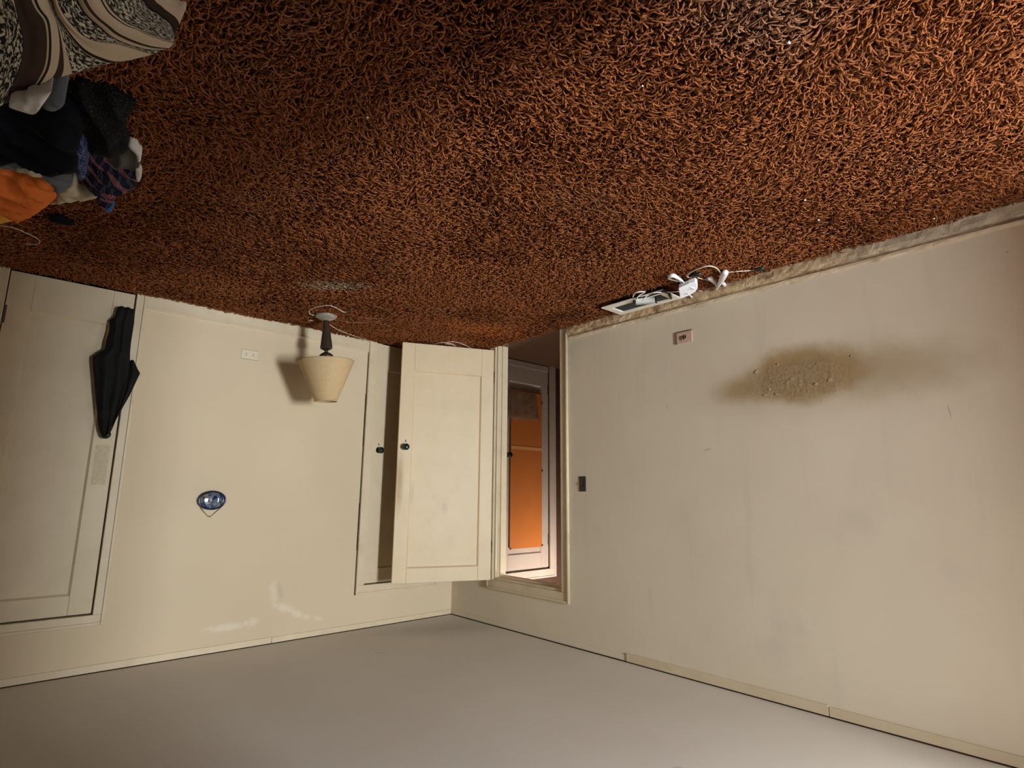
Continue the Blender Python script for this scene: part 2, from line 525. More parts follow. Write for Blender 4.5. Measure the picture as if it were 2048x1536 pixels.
def tube(bm, pts, r, sides=8, caps=True):
    pts = [Vector(p) for p in pts]
    rad = r if isinstance(r, (list, tuple)) else [r] * len(pts)
    rings = []
    prev = None
    for i, p in enumerate(pts):
        d = (pts[min(i + 1, len(pts) - 1)] - pts[max(i - 1, 0)]).normalized()
        ref = Vector((0, 0, 1)) if abs(d.z) < 0.9 else Vector((1, 0, 0))
        a = d.cross(ref).normalized() if prev is None else (prev - d * prev.dot(d)).normalized()
        prev = a
        b = d.cross(a)
        rings.append([bm.verts.new(p + (a * math.cos(2 * PI * k / sides) + b * math.sin(2 * PI * k / sides)) * rad[i]) for k in range(sides)])
    for i in range(len(rings) - 1):
        for k in range(sides):
            bm.faces.new((rings[i][k], rings[i][(k + 1) % sides], rings[i + 1][(k + 1) % sides], rings[i + 1][k]))
    if caps:
        bm.faces.new(list(reversed(rings[0])))
        bm.faces.new(rings[-1])
    return bm


def lathe(bm, prof, seg=28, centre=(0, 0, 0), axis='z', closed=False):
    c = Vector(centre)
    rings = []
    for (r, h) in prof:
        ring = []
        for k in range(seg):
            a = 2 * PI * k / seg
            if axis == 'z':
                p = Vector((r * math.cos(a), r * math.sin(a), h))
            elif axis == 'y':
                p = Vector((r * math.cos(a), h, r * math.sin(a)))
            else:
                p = Vector((h, r * math.cos(a), r * math.sin(a)))
            ring.append(bm.verts.new(c + p))
        rings.append(ring)
    n = len(rings)
    for i in range(n if closed else n - 1):
        j = (i + 1) % n
        for k in range(seg):
            bm.faces.new((rings[i][k], rings[i][(k + 1) % seg], rings[j][(k + 1) % seg], rings[j][k]))
    if not closed:
        bm.faces.new(list(reversed(rings[0])))
        bm.faces.new(rings[-1])
    bmesh.ops.recalc_face_normals(bm, faces=bm.faces)
    return bm


def obj(name, bm, mat, parent=None, smooth=False, bevel=0.0, local=False):
    """one mesh object; geometry is given in room coordinates unless local"""
    bmesh.ops.recalc_face_normals(bm, faces=bm.faces)
    me = bpy.data.meshes.new(name)
    bm.to_mesh(me)
    bm.free()
    o = bpy.data.objects.new(name, me)
    COL.objects.link(o)
    me.materials.append(M[mat] if isinstance(mat, str) else mat)
    if smooth:
        me.polygons.foreach_set('use_smooth', [True] * len(me.polygons))
    if bevel:
        b = o.modifiers.new('bevel', 'BEVEL')
        b.width = bevel
        b.segments = 2
        b.limit_method = 'ANGLE'
    if parent is not None:
        o.parent = parent
        if not local:
            w = Vector()
            p = parent
            while p is not None:
                w += p.location
                p = p.parent
            o.location = -w
    return o


def tag(o, label=None, cat=None, group=None, kind=None):
    for k, v in (('label', label), ('category', cat), ('group', group), ('kind', kind)):
        if v:
            o[k] = v
    return o


def thing(name, loc, label, cat, group=None, kind=None):
    o = bpy.data.objects.new(name, None)
    o.empty_display_size = 0.05
    COL.objects.link(o)
    o.location = loc
    return tag(o, label, cat, group, kind)


def struct(name, bm, mat, label=None, cat=None, **kw):
    return tag(obj(name, bm, mat, **kw), label, cat, kind='structure')


# ------------------------------------------------------------------ the room shell
T = 0.12
DW_Y0, DW_Y1, DW_Z = -1.394, -0.595, 2.05            # doorway in the left wall
D1 = (2.712, 3.362)                                  # closed door in the back wall
D2 = (0.255, 0.900)                                  # closet door in the back wall
D_Z = 2.08

floor = struct('floor', boxbm(0, ROOM_X, ROOM_Y, 0, -0.06, 0.0), 'backing', 'brown carpet backing of the bedroom floor', 'floor')
bm = bm_new()
box(bm, -T, 0, ROOM_Y - T, WINL[0], -0.06, ROOM_H)
box(bm, -T, 0, WINL[1], DW_Y0, -0.06, ROOM_H)
box(bm, -T, 0, WINL[0], WINL[1], -0.06, WINL[2])
box(bm, -T, 0, WINL[0], WINL[1], WINL[3], ROOM_H)
box(bm, -T, 0, DW_Y0, DW_Y1, DW_Z, ROOM_H)
box(bm, -T, 0, DW_Y1, 0.0, -0.06, ROOM_H)
wall_left = struct('wall_left', bm, 'wall_left', 'cream wall with the brown water stain', 'wall')
bm = bm_new()
box(bm, -T, D2[0], 0, T, -0.06, ROOM_H)
box(bm, D2[1], D1[0], 0, T, -0.06, ROOM_H)
box(bm, D1[1], ROOM_X + T, 0, T, -0.06, ROOM_H)
box(bm, D2[0], D2[1], 0, T, D_Z, ROOM_H)
box(bm, D1[0], D1[1], 0, T, D_Z, ROOM_H)
wall_back = struct('wall_back', bm, 'wall_back', 'cream wall behind the table lamp', 'wall')
struct('wall_right', boxbm(ROOM_X, ROOM_X + T, ROOM_Y - T, 0, -0.06, ROOM_H), 'plain_wall', 'plain cream wall beside the clothes heap', 'wall')
bm = bm_new()
box(bm, 0, WIN[0], ROOM_Y - T, ROOM_Y, -0.06, ROOM_H)
box(bm, WIN[1], ROOM_X, ROOM_Y - T, ROOM_Y, -0.06, ROOM_H)
box(bm, WIN[0], WIN[1], ROOM_Y - T, ROOM_Y, -0.06, WIN[2])
box(bm, WIN[0], WIN[1], ROOM_Y - T, ROOM_Y, WIN[3], ROOM_H)
struct('wall_front', bm, 'plain_wall', 'plain cream wall with the window', 'wall')
struct('wall_shade_partition', boxbm(2.00, 2.12, ROOM_Y, -4.58, -0.06, ROOM_H), 'brown_wall', 'added brown partition shading the right side of the room', 'wall')  # added unseen wall: keeps front-window light off the right side, brown cuts bounce
struct('wall_shade_pier', boxbm(0.55, 0.67, ROOM_Y, -5.50, -0.06, ROOM_H), 'brown_wall', 'added brown pier shading the near end of the stained wall', 'wall')  # added unseen pier: shades the left wall from the front window
struct('ceiling', boxbm(-T, ROOM_X + T, ROOM_Y - T, T, ROOM_H, ROOM_H + 0.08), 'ceiling', 'off-white plaster ceiling', 'ceiling')

# the two windows, out of the picture
def make_window(name, label, u0, u1, z0, z1, place):
    """place(u0, u1, d0, d1, z0, z1) -> box; d is the depth from the room face of the wall, negative outwards"""
    w = thing(name, place((u0 + u1) / 2, (u0 + u1) / 2, -0.06, -0.06, z0, z0, True), label, 'window', kind='structure')
    zm, f = (z0 + z1) / 2, 0.045
    for a in ((u0, u0 + f, z0, z1), (u1 - f, u1, z0, z1), (u0 + f, u1 - f, z0, z0 + f), (u0 + f, u1 - f, z1 - f, z1), (u0 + f, u1 - f, zm - 0.02, zm + 0.02)):
        obj('window_frame', place(a[0], a[1], -0.09, -0.05, a[2], a[3]), 'offwhite', w)
    for a in ((z0 + f, zm - 0.02), (zm + 0.02, z1 - f)):
        obj('pane', place(u0 + f, u1 - f, -0.072, -0.068, a[0], a[1]), 'glass', w)
    obj('window_sill', place(u0 - 0.05, u1 + 0.05, -0.04, 0.05, z0 - 0.03, z0 - 0.002), 'offwhite', w, bevel=0.004)


def place_front(u0, u1, d0, d1, z0, z1, point=False):
    return Vector((u0, ROOM_Y + d0, z0)) if point else boxbm(u0, u1, ROOM_Y + d0, ROOM_Y + d1, z0, z1)


def place_left(u0, u1, d0, d1, z0, z1, point=False):
    return Vector((d0, u0, z0)) if point else boxbm(d0, d1, u0, u1, z0, z1)


make_window('window_1', 'white sash window in the wall opposite the doors', *WIN, place_front)
make_window('window_2', 'white sash window beside the stained wall', *WINL, place_left)

# hall beyond the doorway
HX, HY0, HY1 = -1.35, -2.6, -0.325
bm = boxbm(HX, -T, HY0, HY1 + 0.10, -0.06, 0.004)
box(bm, -T, 0.0, DW_Y0, DW_Y1, -0.06, 0.004)
hall = struct('floor_hall', bm, 'hall_floor', 'dark bare floorboards beyond the doorway', 'floor')
DH = (-0.955, -0.30)
bm = bm_new()
box(bm, HX, DH[0], HY1, HY1 + 0.1, 0.0, ROOM_H)
box(bm, DH[1], -T, HY1, HY1 + 0.1, 0.0, ROOM_H)
box(bm, DH[0], DH[1], HY1, HY1 + 0.1, 2.06, ROOM_H)
box(bm, HX - 0.1, HX, HY0 - 0.1, HY1 + 0.1, -0.06, ROOM_H)
box(bm, HX, -T, HY0 - 0.1, HY0, -0.06, ROOM_H)
box(bm, HX - 0.1, -T, HY0 - 0.1, HY1 + 0.1, ROOM_H, ROOM_H + 0.08)
struct('wall_hall', bm, 'brown_wall', 'brown painted walls of the narrow hall', 'wall')
hl = thing('hall_fill_lamp', (-0.85, -1.0, 2.42), 'added unseen ceiling lamp brightening the hall', 'lamp')  # added out of view to brighten the dim hall
obj('canopy', lathe(bm_new(), [(0.001, 2.42), (0.06, 2.42), (0.055, 2.395), (0.001, 2.39)], 20, (-0.85, -1.0, 0)), 'wire', hl, smooth=True)
gb = NT('fill_lamp_globe', 0.3)
gb.color((0.9, 0.85, 0.75))
gb.b.inputs['Emission Color'].default_value = (1.0, 0.86, 0.72, 1)
gb.b.inputs['Emission Strength'].default_value = 95.0
obj('globe', lathe(bm_new(), [(0.001, 2.395), (0.04, 2.39), (0.075, 2.36), (0.08, 2.325), (0.06, 2.28), (0.001, 2.262)], 24, (-0.85, -1.0, 0)), gb.m, hl, smooth=True)

bm = bm_new()
box(bm, DH[0] - 0.05, DH[1] + 0.05, HY1 + 0.25, HY1 + 0.30, -0.06, 2.15)
box(bm, DH[0] - 0.05, DH[0] - 0.01, HY1 + 0.10, HY1 + 0.25, -0.06, 2.15)
box(bm, DH[1] + 0.01, DH[1] + 0.05, HY1 + 0.10, HY1 + 0.25, -0.06, 2.15)
box(bm, DH[0] - 0.05, DH[1] + 0.05, HY1 + 0.10, HY1 + 0.30, 2.15, 2.19)
box(bm, DH[0] - 0.05, DH[1] + 0.05, HY1 + 0.10, HY1 + 0.30, -0.06, 0.0)
struct('wall_hall_closet', bm, 'dark', 'dark space behind the hall door', 'closet')
# dark closets behind the two back-wall doors
for nm, d in (('wall_closet_near', D2), ('wall_closet_far', D1)):
    bm = bm_new()
    x0, x1 = d[0] - 0.02, d[1] + 0.02
    box(bm, x0, x1, 0.55, 0.60, -0.06, 2.2)
    box(bm, x0 - 0.05, x0, T, 0.60, -0.06, 2.2)
    box(bm, x1, x1 + 0.05, T, 0.60, -0.06, 2.2)
    box(bm, x0 - 0.05, x1 + 0.05, T, 0.60, 2.2, 2.25)
    box(bm, d[0], d[1], 0.0, 0.60, -0.06, -0.005)
    box(bm, x0, x1, T, 0.60, -0.06, -0.005)
    struct(nm, bm, 'dark', 'dark closet interior behind a shut door', 'closet')


# ------------------------------------------------------------------ doors
def panel_door(root, W, H, th, mat, stile=0.115, top=0.12, bottom=0.23, panel_mat=None):
    """slab in the root's local frame: x 0..W, y 0..th (front face y=0), z 0..H"""
    def P(name, bm, m=mat, bevel=0.003, smooth=False, par=root):
        return obj(name, bm, m, par, bevel=bevel, smooth=smooth, local=True)
    P('stile', boxbm(0, stile, 0, th, 0, H))
    P('stile', boxbm(W - stile, W, 0, th, 0, H))
    P('rail', boxbm(stile, W - stile, 0.0006, th - 0.0006, 0, bottom))
    P('rail', boxbm(stile, W - stile, 0.0006, th - 0.0006, H - top, H))
    P('panel', boxbm(stile - 0.005, W - stile + 0.005, 0.015, th - 0.015, bottom - 0.005, H - top + 0.005), panel_mat or mat, 0.0)
    # sloped bead round the panel, front and back
    x0, x1, z0, z1 = stile, W - stile, bottom, H - top
    for yf, yb in ((0.003, 0.0148), (th - 0.003, th - 0.0148)):
        bw = 0.010
        for q in (((x0, z0), (x1, z0), (x1 - bw, z0 + bw), (x0 + bw, z0 + bw)), ((x0, z1), (x1, z1), (x1 - bw, z1 - bw), (x0 + bw, z1 - bw)),
                  ((x0, z0), (x0, z1), (x0 + bw, z1 - bw), (x0 + bw, z0 + bw)), ((x1, z0), (x1, z1), (x1 - bw, z1 - bw), (x1 - bw, z0 + bw))):
            b = bm_new()
            v = [b.verts.new((q[0][0], yf, q[0][1])), b.verts.new((q[1][0], yf, q[1][1])), b.verts.new((q[2][0], yb, q[2][1])), b.verts.new((q[3][0], yb, q[3][1])),
                 b.verts.new((q[0][0], yb, q[0][1])), b.verts.new((q[1][0], yb, q[1][1]))]
            b.faces.new((v[0], v[1], v[2], v[3]))
            b.faces.new((v[4], v[5], v[1], v[0]))
            b.faces.new((v[3], v[2], v[5], v[4]))
            b.faces.new((v[0], v[3], v[4]))
            b.faces.new((v[1], v[5], v[2]))
            P('panel_moulding', b, mat, 0.0)


def knob(root, x, z, side, mat='knob', y=0.0):
    """door knob with rose and keyhole on the face at local y"""
    prof = [(0.024, 0), (0.024, 0.004), (0.010, 0.007), (0.009, 0.026), (0.016, 0.032), (0.0265, 0.042), (0.028, 0.050), (0.024, 0.059), (0.012, 0.064), (0.003, 0.065)]
    k = obj('knob', lathe(bm_new(), [(r, side * h) for r, h in prof], 24, (x, y, z), 'y'), mat, root, smooth=True, local=True)
    b = boxbm(x - 0.004, x + 0.004, min(y, y + side * 0.0015), max(y, y + side * 0.0015), z - 0.062, z - 0.042)
    obj('keyhole', b, 'iron', root, local=True)
    return k


# door_1: shut door at the far end of the back wall (face looks to -y)
d1 = thing('door_1', (D1[0] + 0.007, 0.004, 0.030), 'shut cream panelled door with black cloth hanging on its knob', 'door', kind='structure')
W1 = D1[1] - D1[0] - 0.012
panel_door(d1, W1, 2.042, 0.036, 'door', 0.118, 0.115, 0.23)
knob(d1, 0.060, 0.955, -1)
for z in (0.22, 1.75):
    obj('hinge', boxbm(W1 - 0.010, W1 + 0.003, -0.006, 0.0, z, z + 0.11), 'iron', d1, local=True, bevel=0.001)
# a scraped patch where an old lock plate was filled
obj('lock_patch', boxbm(0.022, 0.096, -0.0010, 0.0, 1.02, 1.27), 'lock_patch', d1, local=True)

# door_2: closet door, mostly hidden by the open leaf
d2 = thing('door_2', (D2[0] + 0.004, 0.004, 0.030), 'narrow cream closet door half hidden behind the open door', 'door', kind='structure')
W2 = D2[1] - D2[0] - 0.014
panel_door(d2, W2, 2.042, 0.036, 'door', 0.118, 0.115, 0.23)
knob(d2, W2 - 0.066, 0.945, -1)

# door_3: the room's own door, swung wide open into the room
d3 = thing('door_3', (0.040, -0.600, 0.052), 'wide open cream door with one tall recessed panel and green knob', 'door', kind='structure')
d3.rotation_euler = (0, 0, math.radians(23.5))
W3 = 0.825
panel_door(d3, W3, 1.998, 0.036, 'leaf', 0.112, 0.115, 0.245)
knob(d3, W3 - 0.062, 0.905, -1)
knob(d3, W3 - 0.062, 0.905, 1, y=0.036)
for z in (0.2, 1.68):
    obj('hinge', tube(bm_new(), [(-0.004, 0.008, z), (-0.004, 0.008, z + 0.10)], 0.006), 'iron', d3, local=True, smooth=True)

# door_4: hall door with a clipped mirror, its orange reflection painted as flat colour
d4 = thing('door_4', (DH[0] + 0.006, HY1 + 0.004, 0.012), 'hall door with a mirror, its orange reflection painted on', 'door', kind='structure')
W4 = DH[1] - DH[0] - 0.012
panel_door(d4, W4, 2.03, 0.034, 'hall_door', 0.10, 0.14, 0.22)
obj('mirror_reflection', boxbm(0.098, 0.525, -0.006, 0.0, 0.305, 1.835), 'mirror_reflection', d4, local=True, bevel=0.001)
obj('reflected_line', boxbm(0.099, 0.524, -0.0085, -0.006, 0.862, 0.892), 'reflection_strip', d4, local=True)
for (x, z) in ((0.096, 1.82), (0.096, 1.09), (0.52, 1.83), (0.096, 0.40)):
    obj('panel_clip', boxbm(x - 0.008, x + 0.008, -0.012, -0.003, z - 0.010, z + 0.010), 'iron', d4, local=True, bevel=0.002)
knob(d4, W4 - 0.072, 0.955, -1, 'knob_black')
for z in (0.20, 1.72):
    obj('hinge', boxbm(-0.004, 0.010, -0.008, 0.0, z, z + 0.10), 'iron', d4, local=True, bevel=0.001)
obj('head_stop', boxbm(0.0, W4, 0.012, 0.03, 2.0, 2.05), 'hall_door', d4, local=True)
obj('sweep', boxbm(0.0, W4 - 0.05, -0.006, 0.0, 0.0, 0.055), 'hall_door', d4, local=True)
# crumpled clear plastic film taped over the lower part of the painted mirror
b = bm_new()
nx, nz = 14, 12
grid = []
for i in range(nx + 1):
    row = []
    for k in range(nz + 1):
        u, v = i / nx, k / nz
        x = 0.150 + u * 0.44 + 0.05 * (1 - v) * (1 - u)
        z = 0.315 + v * (0.27 + 0.02 * u)
        y = -0.018 - 0.010 * noise.noise(Vector((u * 3.1, v * 3.7, 4.2))) - 0.004
        row.append(b.verts.new((x, y, z)))
    grid.append(row)
for i in range(nx):
    for k in range(nz):
        b.faces.new((grid[i][k], grid[i + 1][k], grid[i + 1][k + 1], grid[i][k + 1]))
film = obj('plastic_film', b, 'film', d4, smooth=True, local=True)
sm = film.modifiers.new('thickness', 'SOLIDIFY')
sm.thickness = 0.0008


# ------------------------------------------------------------------ casings, baseboards, ceiling trim
def casing_y(name, label, x0, x1, ztop, yface, width=0.068, th=0.018, mat='trim', sides=(1, 1)):
    """casing round an opening in a wall parallel to x, facing -y"""
    r = thing(name, ((x0 + x1) / 2, yface, 0), label, 'door casing', kind='structure')
    if sides[0]:
        obj('casing_board', boxbm(x0 - width, x0, yface - th, yface, 0.0, ztop), mat, r, bevel=0.003)
        obj('back_band', boxbm(x0 - width - 0.006, x0 - width + 0.012, yface - th - 0.008, yface, 0.0, ztop + width + 0.006), mat, r, bevel=0.004)
    if sides[1]:
        obj('casing_board', boxbm(x1, x1 + width, yface - th, yface, 0.0, ztop), mat, r, bevel=0.003)
        obj('back_band', boxbm(x1 + width - 0.012, x1 + width + 0.006, yface - th - 0.008, yface, 0.0, ztop + width + 0.006), mat, r, bevel=0.004)
    obj('head_board', boxbm(x0 - width, x1 + width, yface - th, yface, ztop, ztop + width), mat, r, bevel=0.003)
    obj('back_band', boxbm(x0 - width + 0.012, x1 + width - 0.012, yface - th - 0.008, yface, ztop + width - 0.012, ztop + width + 0.006), mat, r, bevel=0.004)
    return r


casing_y('trim_1', 'cream casing around the door with the hanging cloth', D1[0], D1[1], D_Z, 0.0, 0.055)
trim2 = casing_y('trim_2', 'cream casing around the closet door', D2[0], D2[1], D_Z, 0.0, 0.066)
for q, (xa, xb, za, zb) in enumerate(((0.9725, 0.9765, 0.13, 0.62), (0.9725, 0.9795, 0.50, 0.95), (0.9725, 0.9775, 0.95, 1.48), (0.9725, 0.9800, 1.42, 1.80), (0.9725, 0.9770, 1.80, 2.152))):
    obj('paint_crack', boxbm(xa, xb, -0.004, 0, za, zb), 'crack_dark', trim2)
casing_y('trim_3', 'dull casing around the hall door with the painted mirror', DH[0], DH[1], 2.06, HY1, 0.075, mat='hall_door')

r = thing('trim_4', (0, (DW_Y0 + DW_Y1) / 2, 0), 'cream casing and jambs of the open doorway', 'door casing', kind='structure')
cw, th = 0.070, 0.018
obj('casing_board', boxbm(0, th, DW_Y0 - cw, DW_Y0, 0, DW_Z), 'trim', r, bevel=0.003)
obj('back_band', tube(bm_new(), [(0.016, DW_Y0 - cw + 0.002, 0.05), (0.016, DW_Y0 - cw + 0.002, DW_Z + cw + 0.004)], 0.013, 10), 'trim', r, smooth=True)
obj('casing_board', boxbm(0, th, DW_Y1, DW_Y1 + cw, 0, DW_Z), 'trim', r, bevel=0.003)
obj('back_band', tube(bm_new(), [(0.014, DW_Y1 + cw - 0.002, 0.0), (0.014, DW_Y1 + cw - 0.002, DW_Z + cw + 0.004)], 0.011, 10), 'trim', r, smooth=True)
obj('head_board', boxbm(0, th, DW_Y0 - cw, DW_Y1 + cw, DW_Z, DW_Z + cw), 'trim', r, bevel=0.003)
obj('back_band', boxbm(0, th + 0.010, DW_Y0 - cw + 0.01, DW_Y1 + cw - 0.01, DW_Z + cw - 0.014, DW_Z + cw + 0.004), 'trim', r, bevel=0.004)
obj('jamb', boxbm(-T, 0.0, DW_Y1 - 0.018, DW_Y1, 0.0, DW_Z - 0.018), 'trim', r, bevel=0.002)
obj('jamb', boxbm(-T, 0.0, DW_Y0, DW_Y0 + 0.018, 0.0, DW_Z - 0.018), 'trim', r, bevel=0.002)
obj('jamb', boxbm(-T, 0.0, DW_Y0, DW_Y1, DW_Z - 0.018, DW_Z), 'trim', r, bevel=0.002)
obj('door_stop', boxbm(-T + 0.012, -0.045, DW_Y1 - 0.032, DW_Y1 - 0.018, 0.0, DW_Z - 0.018), 'trim', r, bevel=0.002)
obj('door_stop', boxbm(-T + 0.012, -0.045, DW_Y0 + 0.018, DW_Y0 + 0.032, 0.0, DW_Z - 0.018), 'trim', r, bevel=0.002)
obj('door_stop', boxbm(-T + 0.012, -0.045, DW_Y0 + 0.032, DW_Y1 - 0.032, DW_Z - 0.032, DW_Z - 0.018), 'trim', r, bevel=0.002)

# back baseboard
bx0, bx1 = D2[1] + 0.073, D1[0] - 0.062
r = thing('baseboard_back', ((bx0 + bx1) / 2, 0, 0), 'cream baseboard behind the table lamp', 'baseboard', kind='structure')
obj('board', boxbm(bx0, bx1, -0.014, 0, 0, 0.098), 'skirt', r, bevel=0.002)
b = bm_new()
pr = [(0, 0.098), (-0.018, 0.098), (-0.019, 0.104), (-0.013, 0.112), (-0.006, 0.118), (-0.004, 0.124), (0, 0.124)]
va = [b.verts.new((bx0, y, z)) for y, z in pr]
vb = [b.verts.new((bx1, y, z)) for y, z in pr]
for i in range(len(pr) - 1):
    b.faces.new((va[i], va[i + 1], vb[i + 1], vb[i]))
b.faces.new(va)
b.faces.new(list(reversed(vb)))
obj('cap_moulding', b, 'skirt', r)
bx2 = D1[1] + 0.062
obj('board', boxbm(bx2, ROOM_X, -0.014, 0, 0, 0.12), 'skirt', r, bevel=0.002)
bm = boxbm(0.073 + 0.0, D2[0] - 0.074, -0.014, 0, 0, 0.12)
obj('board', bm, 'skirt', r, bevel=0.002)


# left baseboard: chipped and ragged
def ragged(y0, y1, prof, seed, amp, step=0.014):
    b = bm_new()
    n = int(abs(y1 - y0) / step)
    rings = []
    for i in range(n + 1):
        y = y0 + (y1 - y0) * i / n
        ring = []
        for j, (x, z) in enumerate(prof):
            q = noise.noise(Vector((y * 9, j * 1.7, seed))) * 0.6 + noise.noise(Vector((y * 31, j * 2.3, seed + 5))) * 0.5
            c = max(0.0, noise.noise(Vector((y * 5.2, j * 0.4, seed + 9))) - 0.15) * 1.6
            ring.append(b.verts.new((max(0.0, x + (q * amp * 0.5 - c * amp * 0.9 if x > 0 else 0)), y, z + (q * amp - c * amp * 0.8 if z > 0.02 else 0))))
        rings.append(ring)
    m = len(prof)
    for i in range(n):
        for j in range(m):
            b.faces.new((rings[i][j], rings[i][(j + 1) % m], rings[i + 1][(j + 1) % m], rings[i + 1][j]))
    b.faces.new(rings[0])
    b.faces.new(list(reversed(rings[-1])))
    return b


yl0, yl1 = ROOM_Y + 0.002, DW_Y0 - cw - 0.012
r = thing('baseboard_left', (0, (yl0 + yl1) / 2, 0), 'chipped dirty baseboard under the stained wall', 'baseboard', kind='structure')
obj('board', ragged(yl0, yl1, [(0, 0), (0.030, 0), (0.031, 0.020), (0.029, 0.040), (0.027, 0.060), (0.022, 0.075), (0.014, 0.082), (0, 0.084)], 3.0, 0.012), 'worn', r)
obj('dirt_shade_line', boxbm(0, 0.005, yl0, yl1, 0.082, 0.096), 'worn', r)
obj('cap_moulding', ragged(yl0, yl1, [(0, 0.093), (0.012, 0.094), (0.016, 0.100), (0.014, 0.110), (0.007, 0.118), (0, 0.121)], 8.0, 0.008), 'worn_cap', r)
obj('board', boxbm(0, 0.014, DW_Y1 + cw + 0.012, -0.002, 0, 0.12), 'skirt', r, bevel=0.002)

# ceiling trim; dark strip above paints the gap's shade along with crack grime
r = thing('trim_5', (2.0, 0, 2.37), 'thin cream picture strip at the top of the back wall', 'moulding', kind='structure')
obj('strip', boxbm(0.006, 1.611, -0.009, 0, 2.374, 2.4135), 'trim', r, bevel=0.0015)
obj('strip', boxbm(1.615, ROOM_X, -0.009, 0, 2.372, 2.4135), 'trim', r, bevel=0.0015)
obj('dirt_shade_line', boxbm(0.0, ROOM_X, -0.0065, 0, 2.4135, 2.42), 'crack_dark', r)
r = thing('trim_6', (0, -2.5, 2.37), 'thin cream picture strip at the top of the stained wall', 'moulding', kind='structure')
obj('strip', boxbm(0, 0.004, -1.965, -0.01, 2.374, 2.4125), 'wall_left', r)
obj('strip', boxbm(0, 0.010, -3.208, -1.968, 2.362, 2.4125), 'trim', r, bevel=0.0015)
obj('strip', boxbm(0, 0.010, ROOM_Y, -3.212, 2.368, 2.4125), 'trim', r, bevel=0.0015)
obj('dirt_shade_line', boxbm(0, 0.0075, ROOM_Y, -0.01, 2.4125, 2.42), 'crack_dark', r)

# peeled paint flakes on the stained patch
random.seed(5)
for (px_, py_, s) in ((1514, 744, 0.020), (1556, 729, 0.014), (1585, 757, 0.016), (1600, 770, 0.014), (1617, 770, 0.015), (1632, 768, 0.016),
                      (1540, 778, 0.018), (1553, 788, 0.016), (1660, 760, 0.024), (1706, 712, 0.016), (1575, 765, 0.014), (1530, 790, 0.014)):
    p = at(px_, py_, px=0.0)
    b = bm_new()
    a0 = random.random() * 6
    nseg = 7
    vs = []
    for i in range(nseg):
        a = a0 + 2 * PI * i / nseg
        rr = s * random.uniform(0.35, 0.75)
        vs.append((p.y + rr * 1.1 * math.cos(a), p.z + rr * 0.7 * math.sin(a), 0.0015 + random.random() * 0.0035))
    f0 = [b.verts.new((x, y, z)) for y, z, x in vs]
    f1 = [b.verts.new((0.0, y, z)) for y, z, x in vs]
    b.faces.new(f0)
    b.faces.new(list(reversed(f1)))
    for i in range(nseg):
        b.faces.new((f0[i], f0[(i + 1) % nseg], f1[(i + 1) % nseg], f1[i]))
    obj('paint_flake', b, 'flake', wall_left)


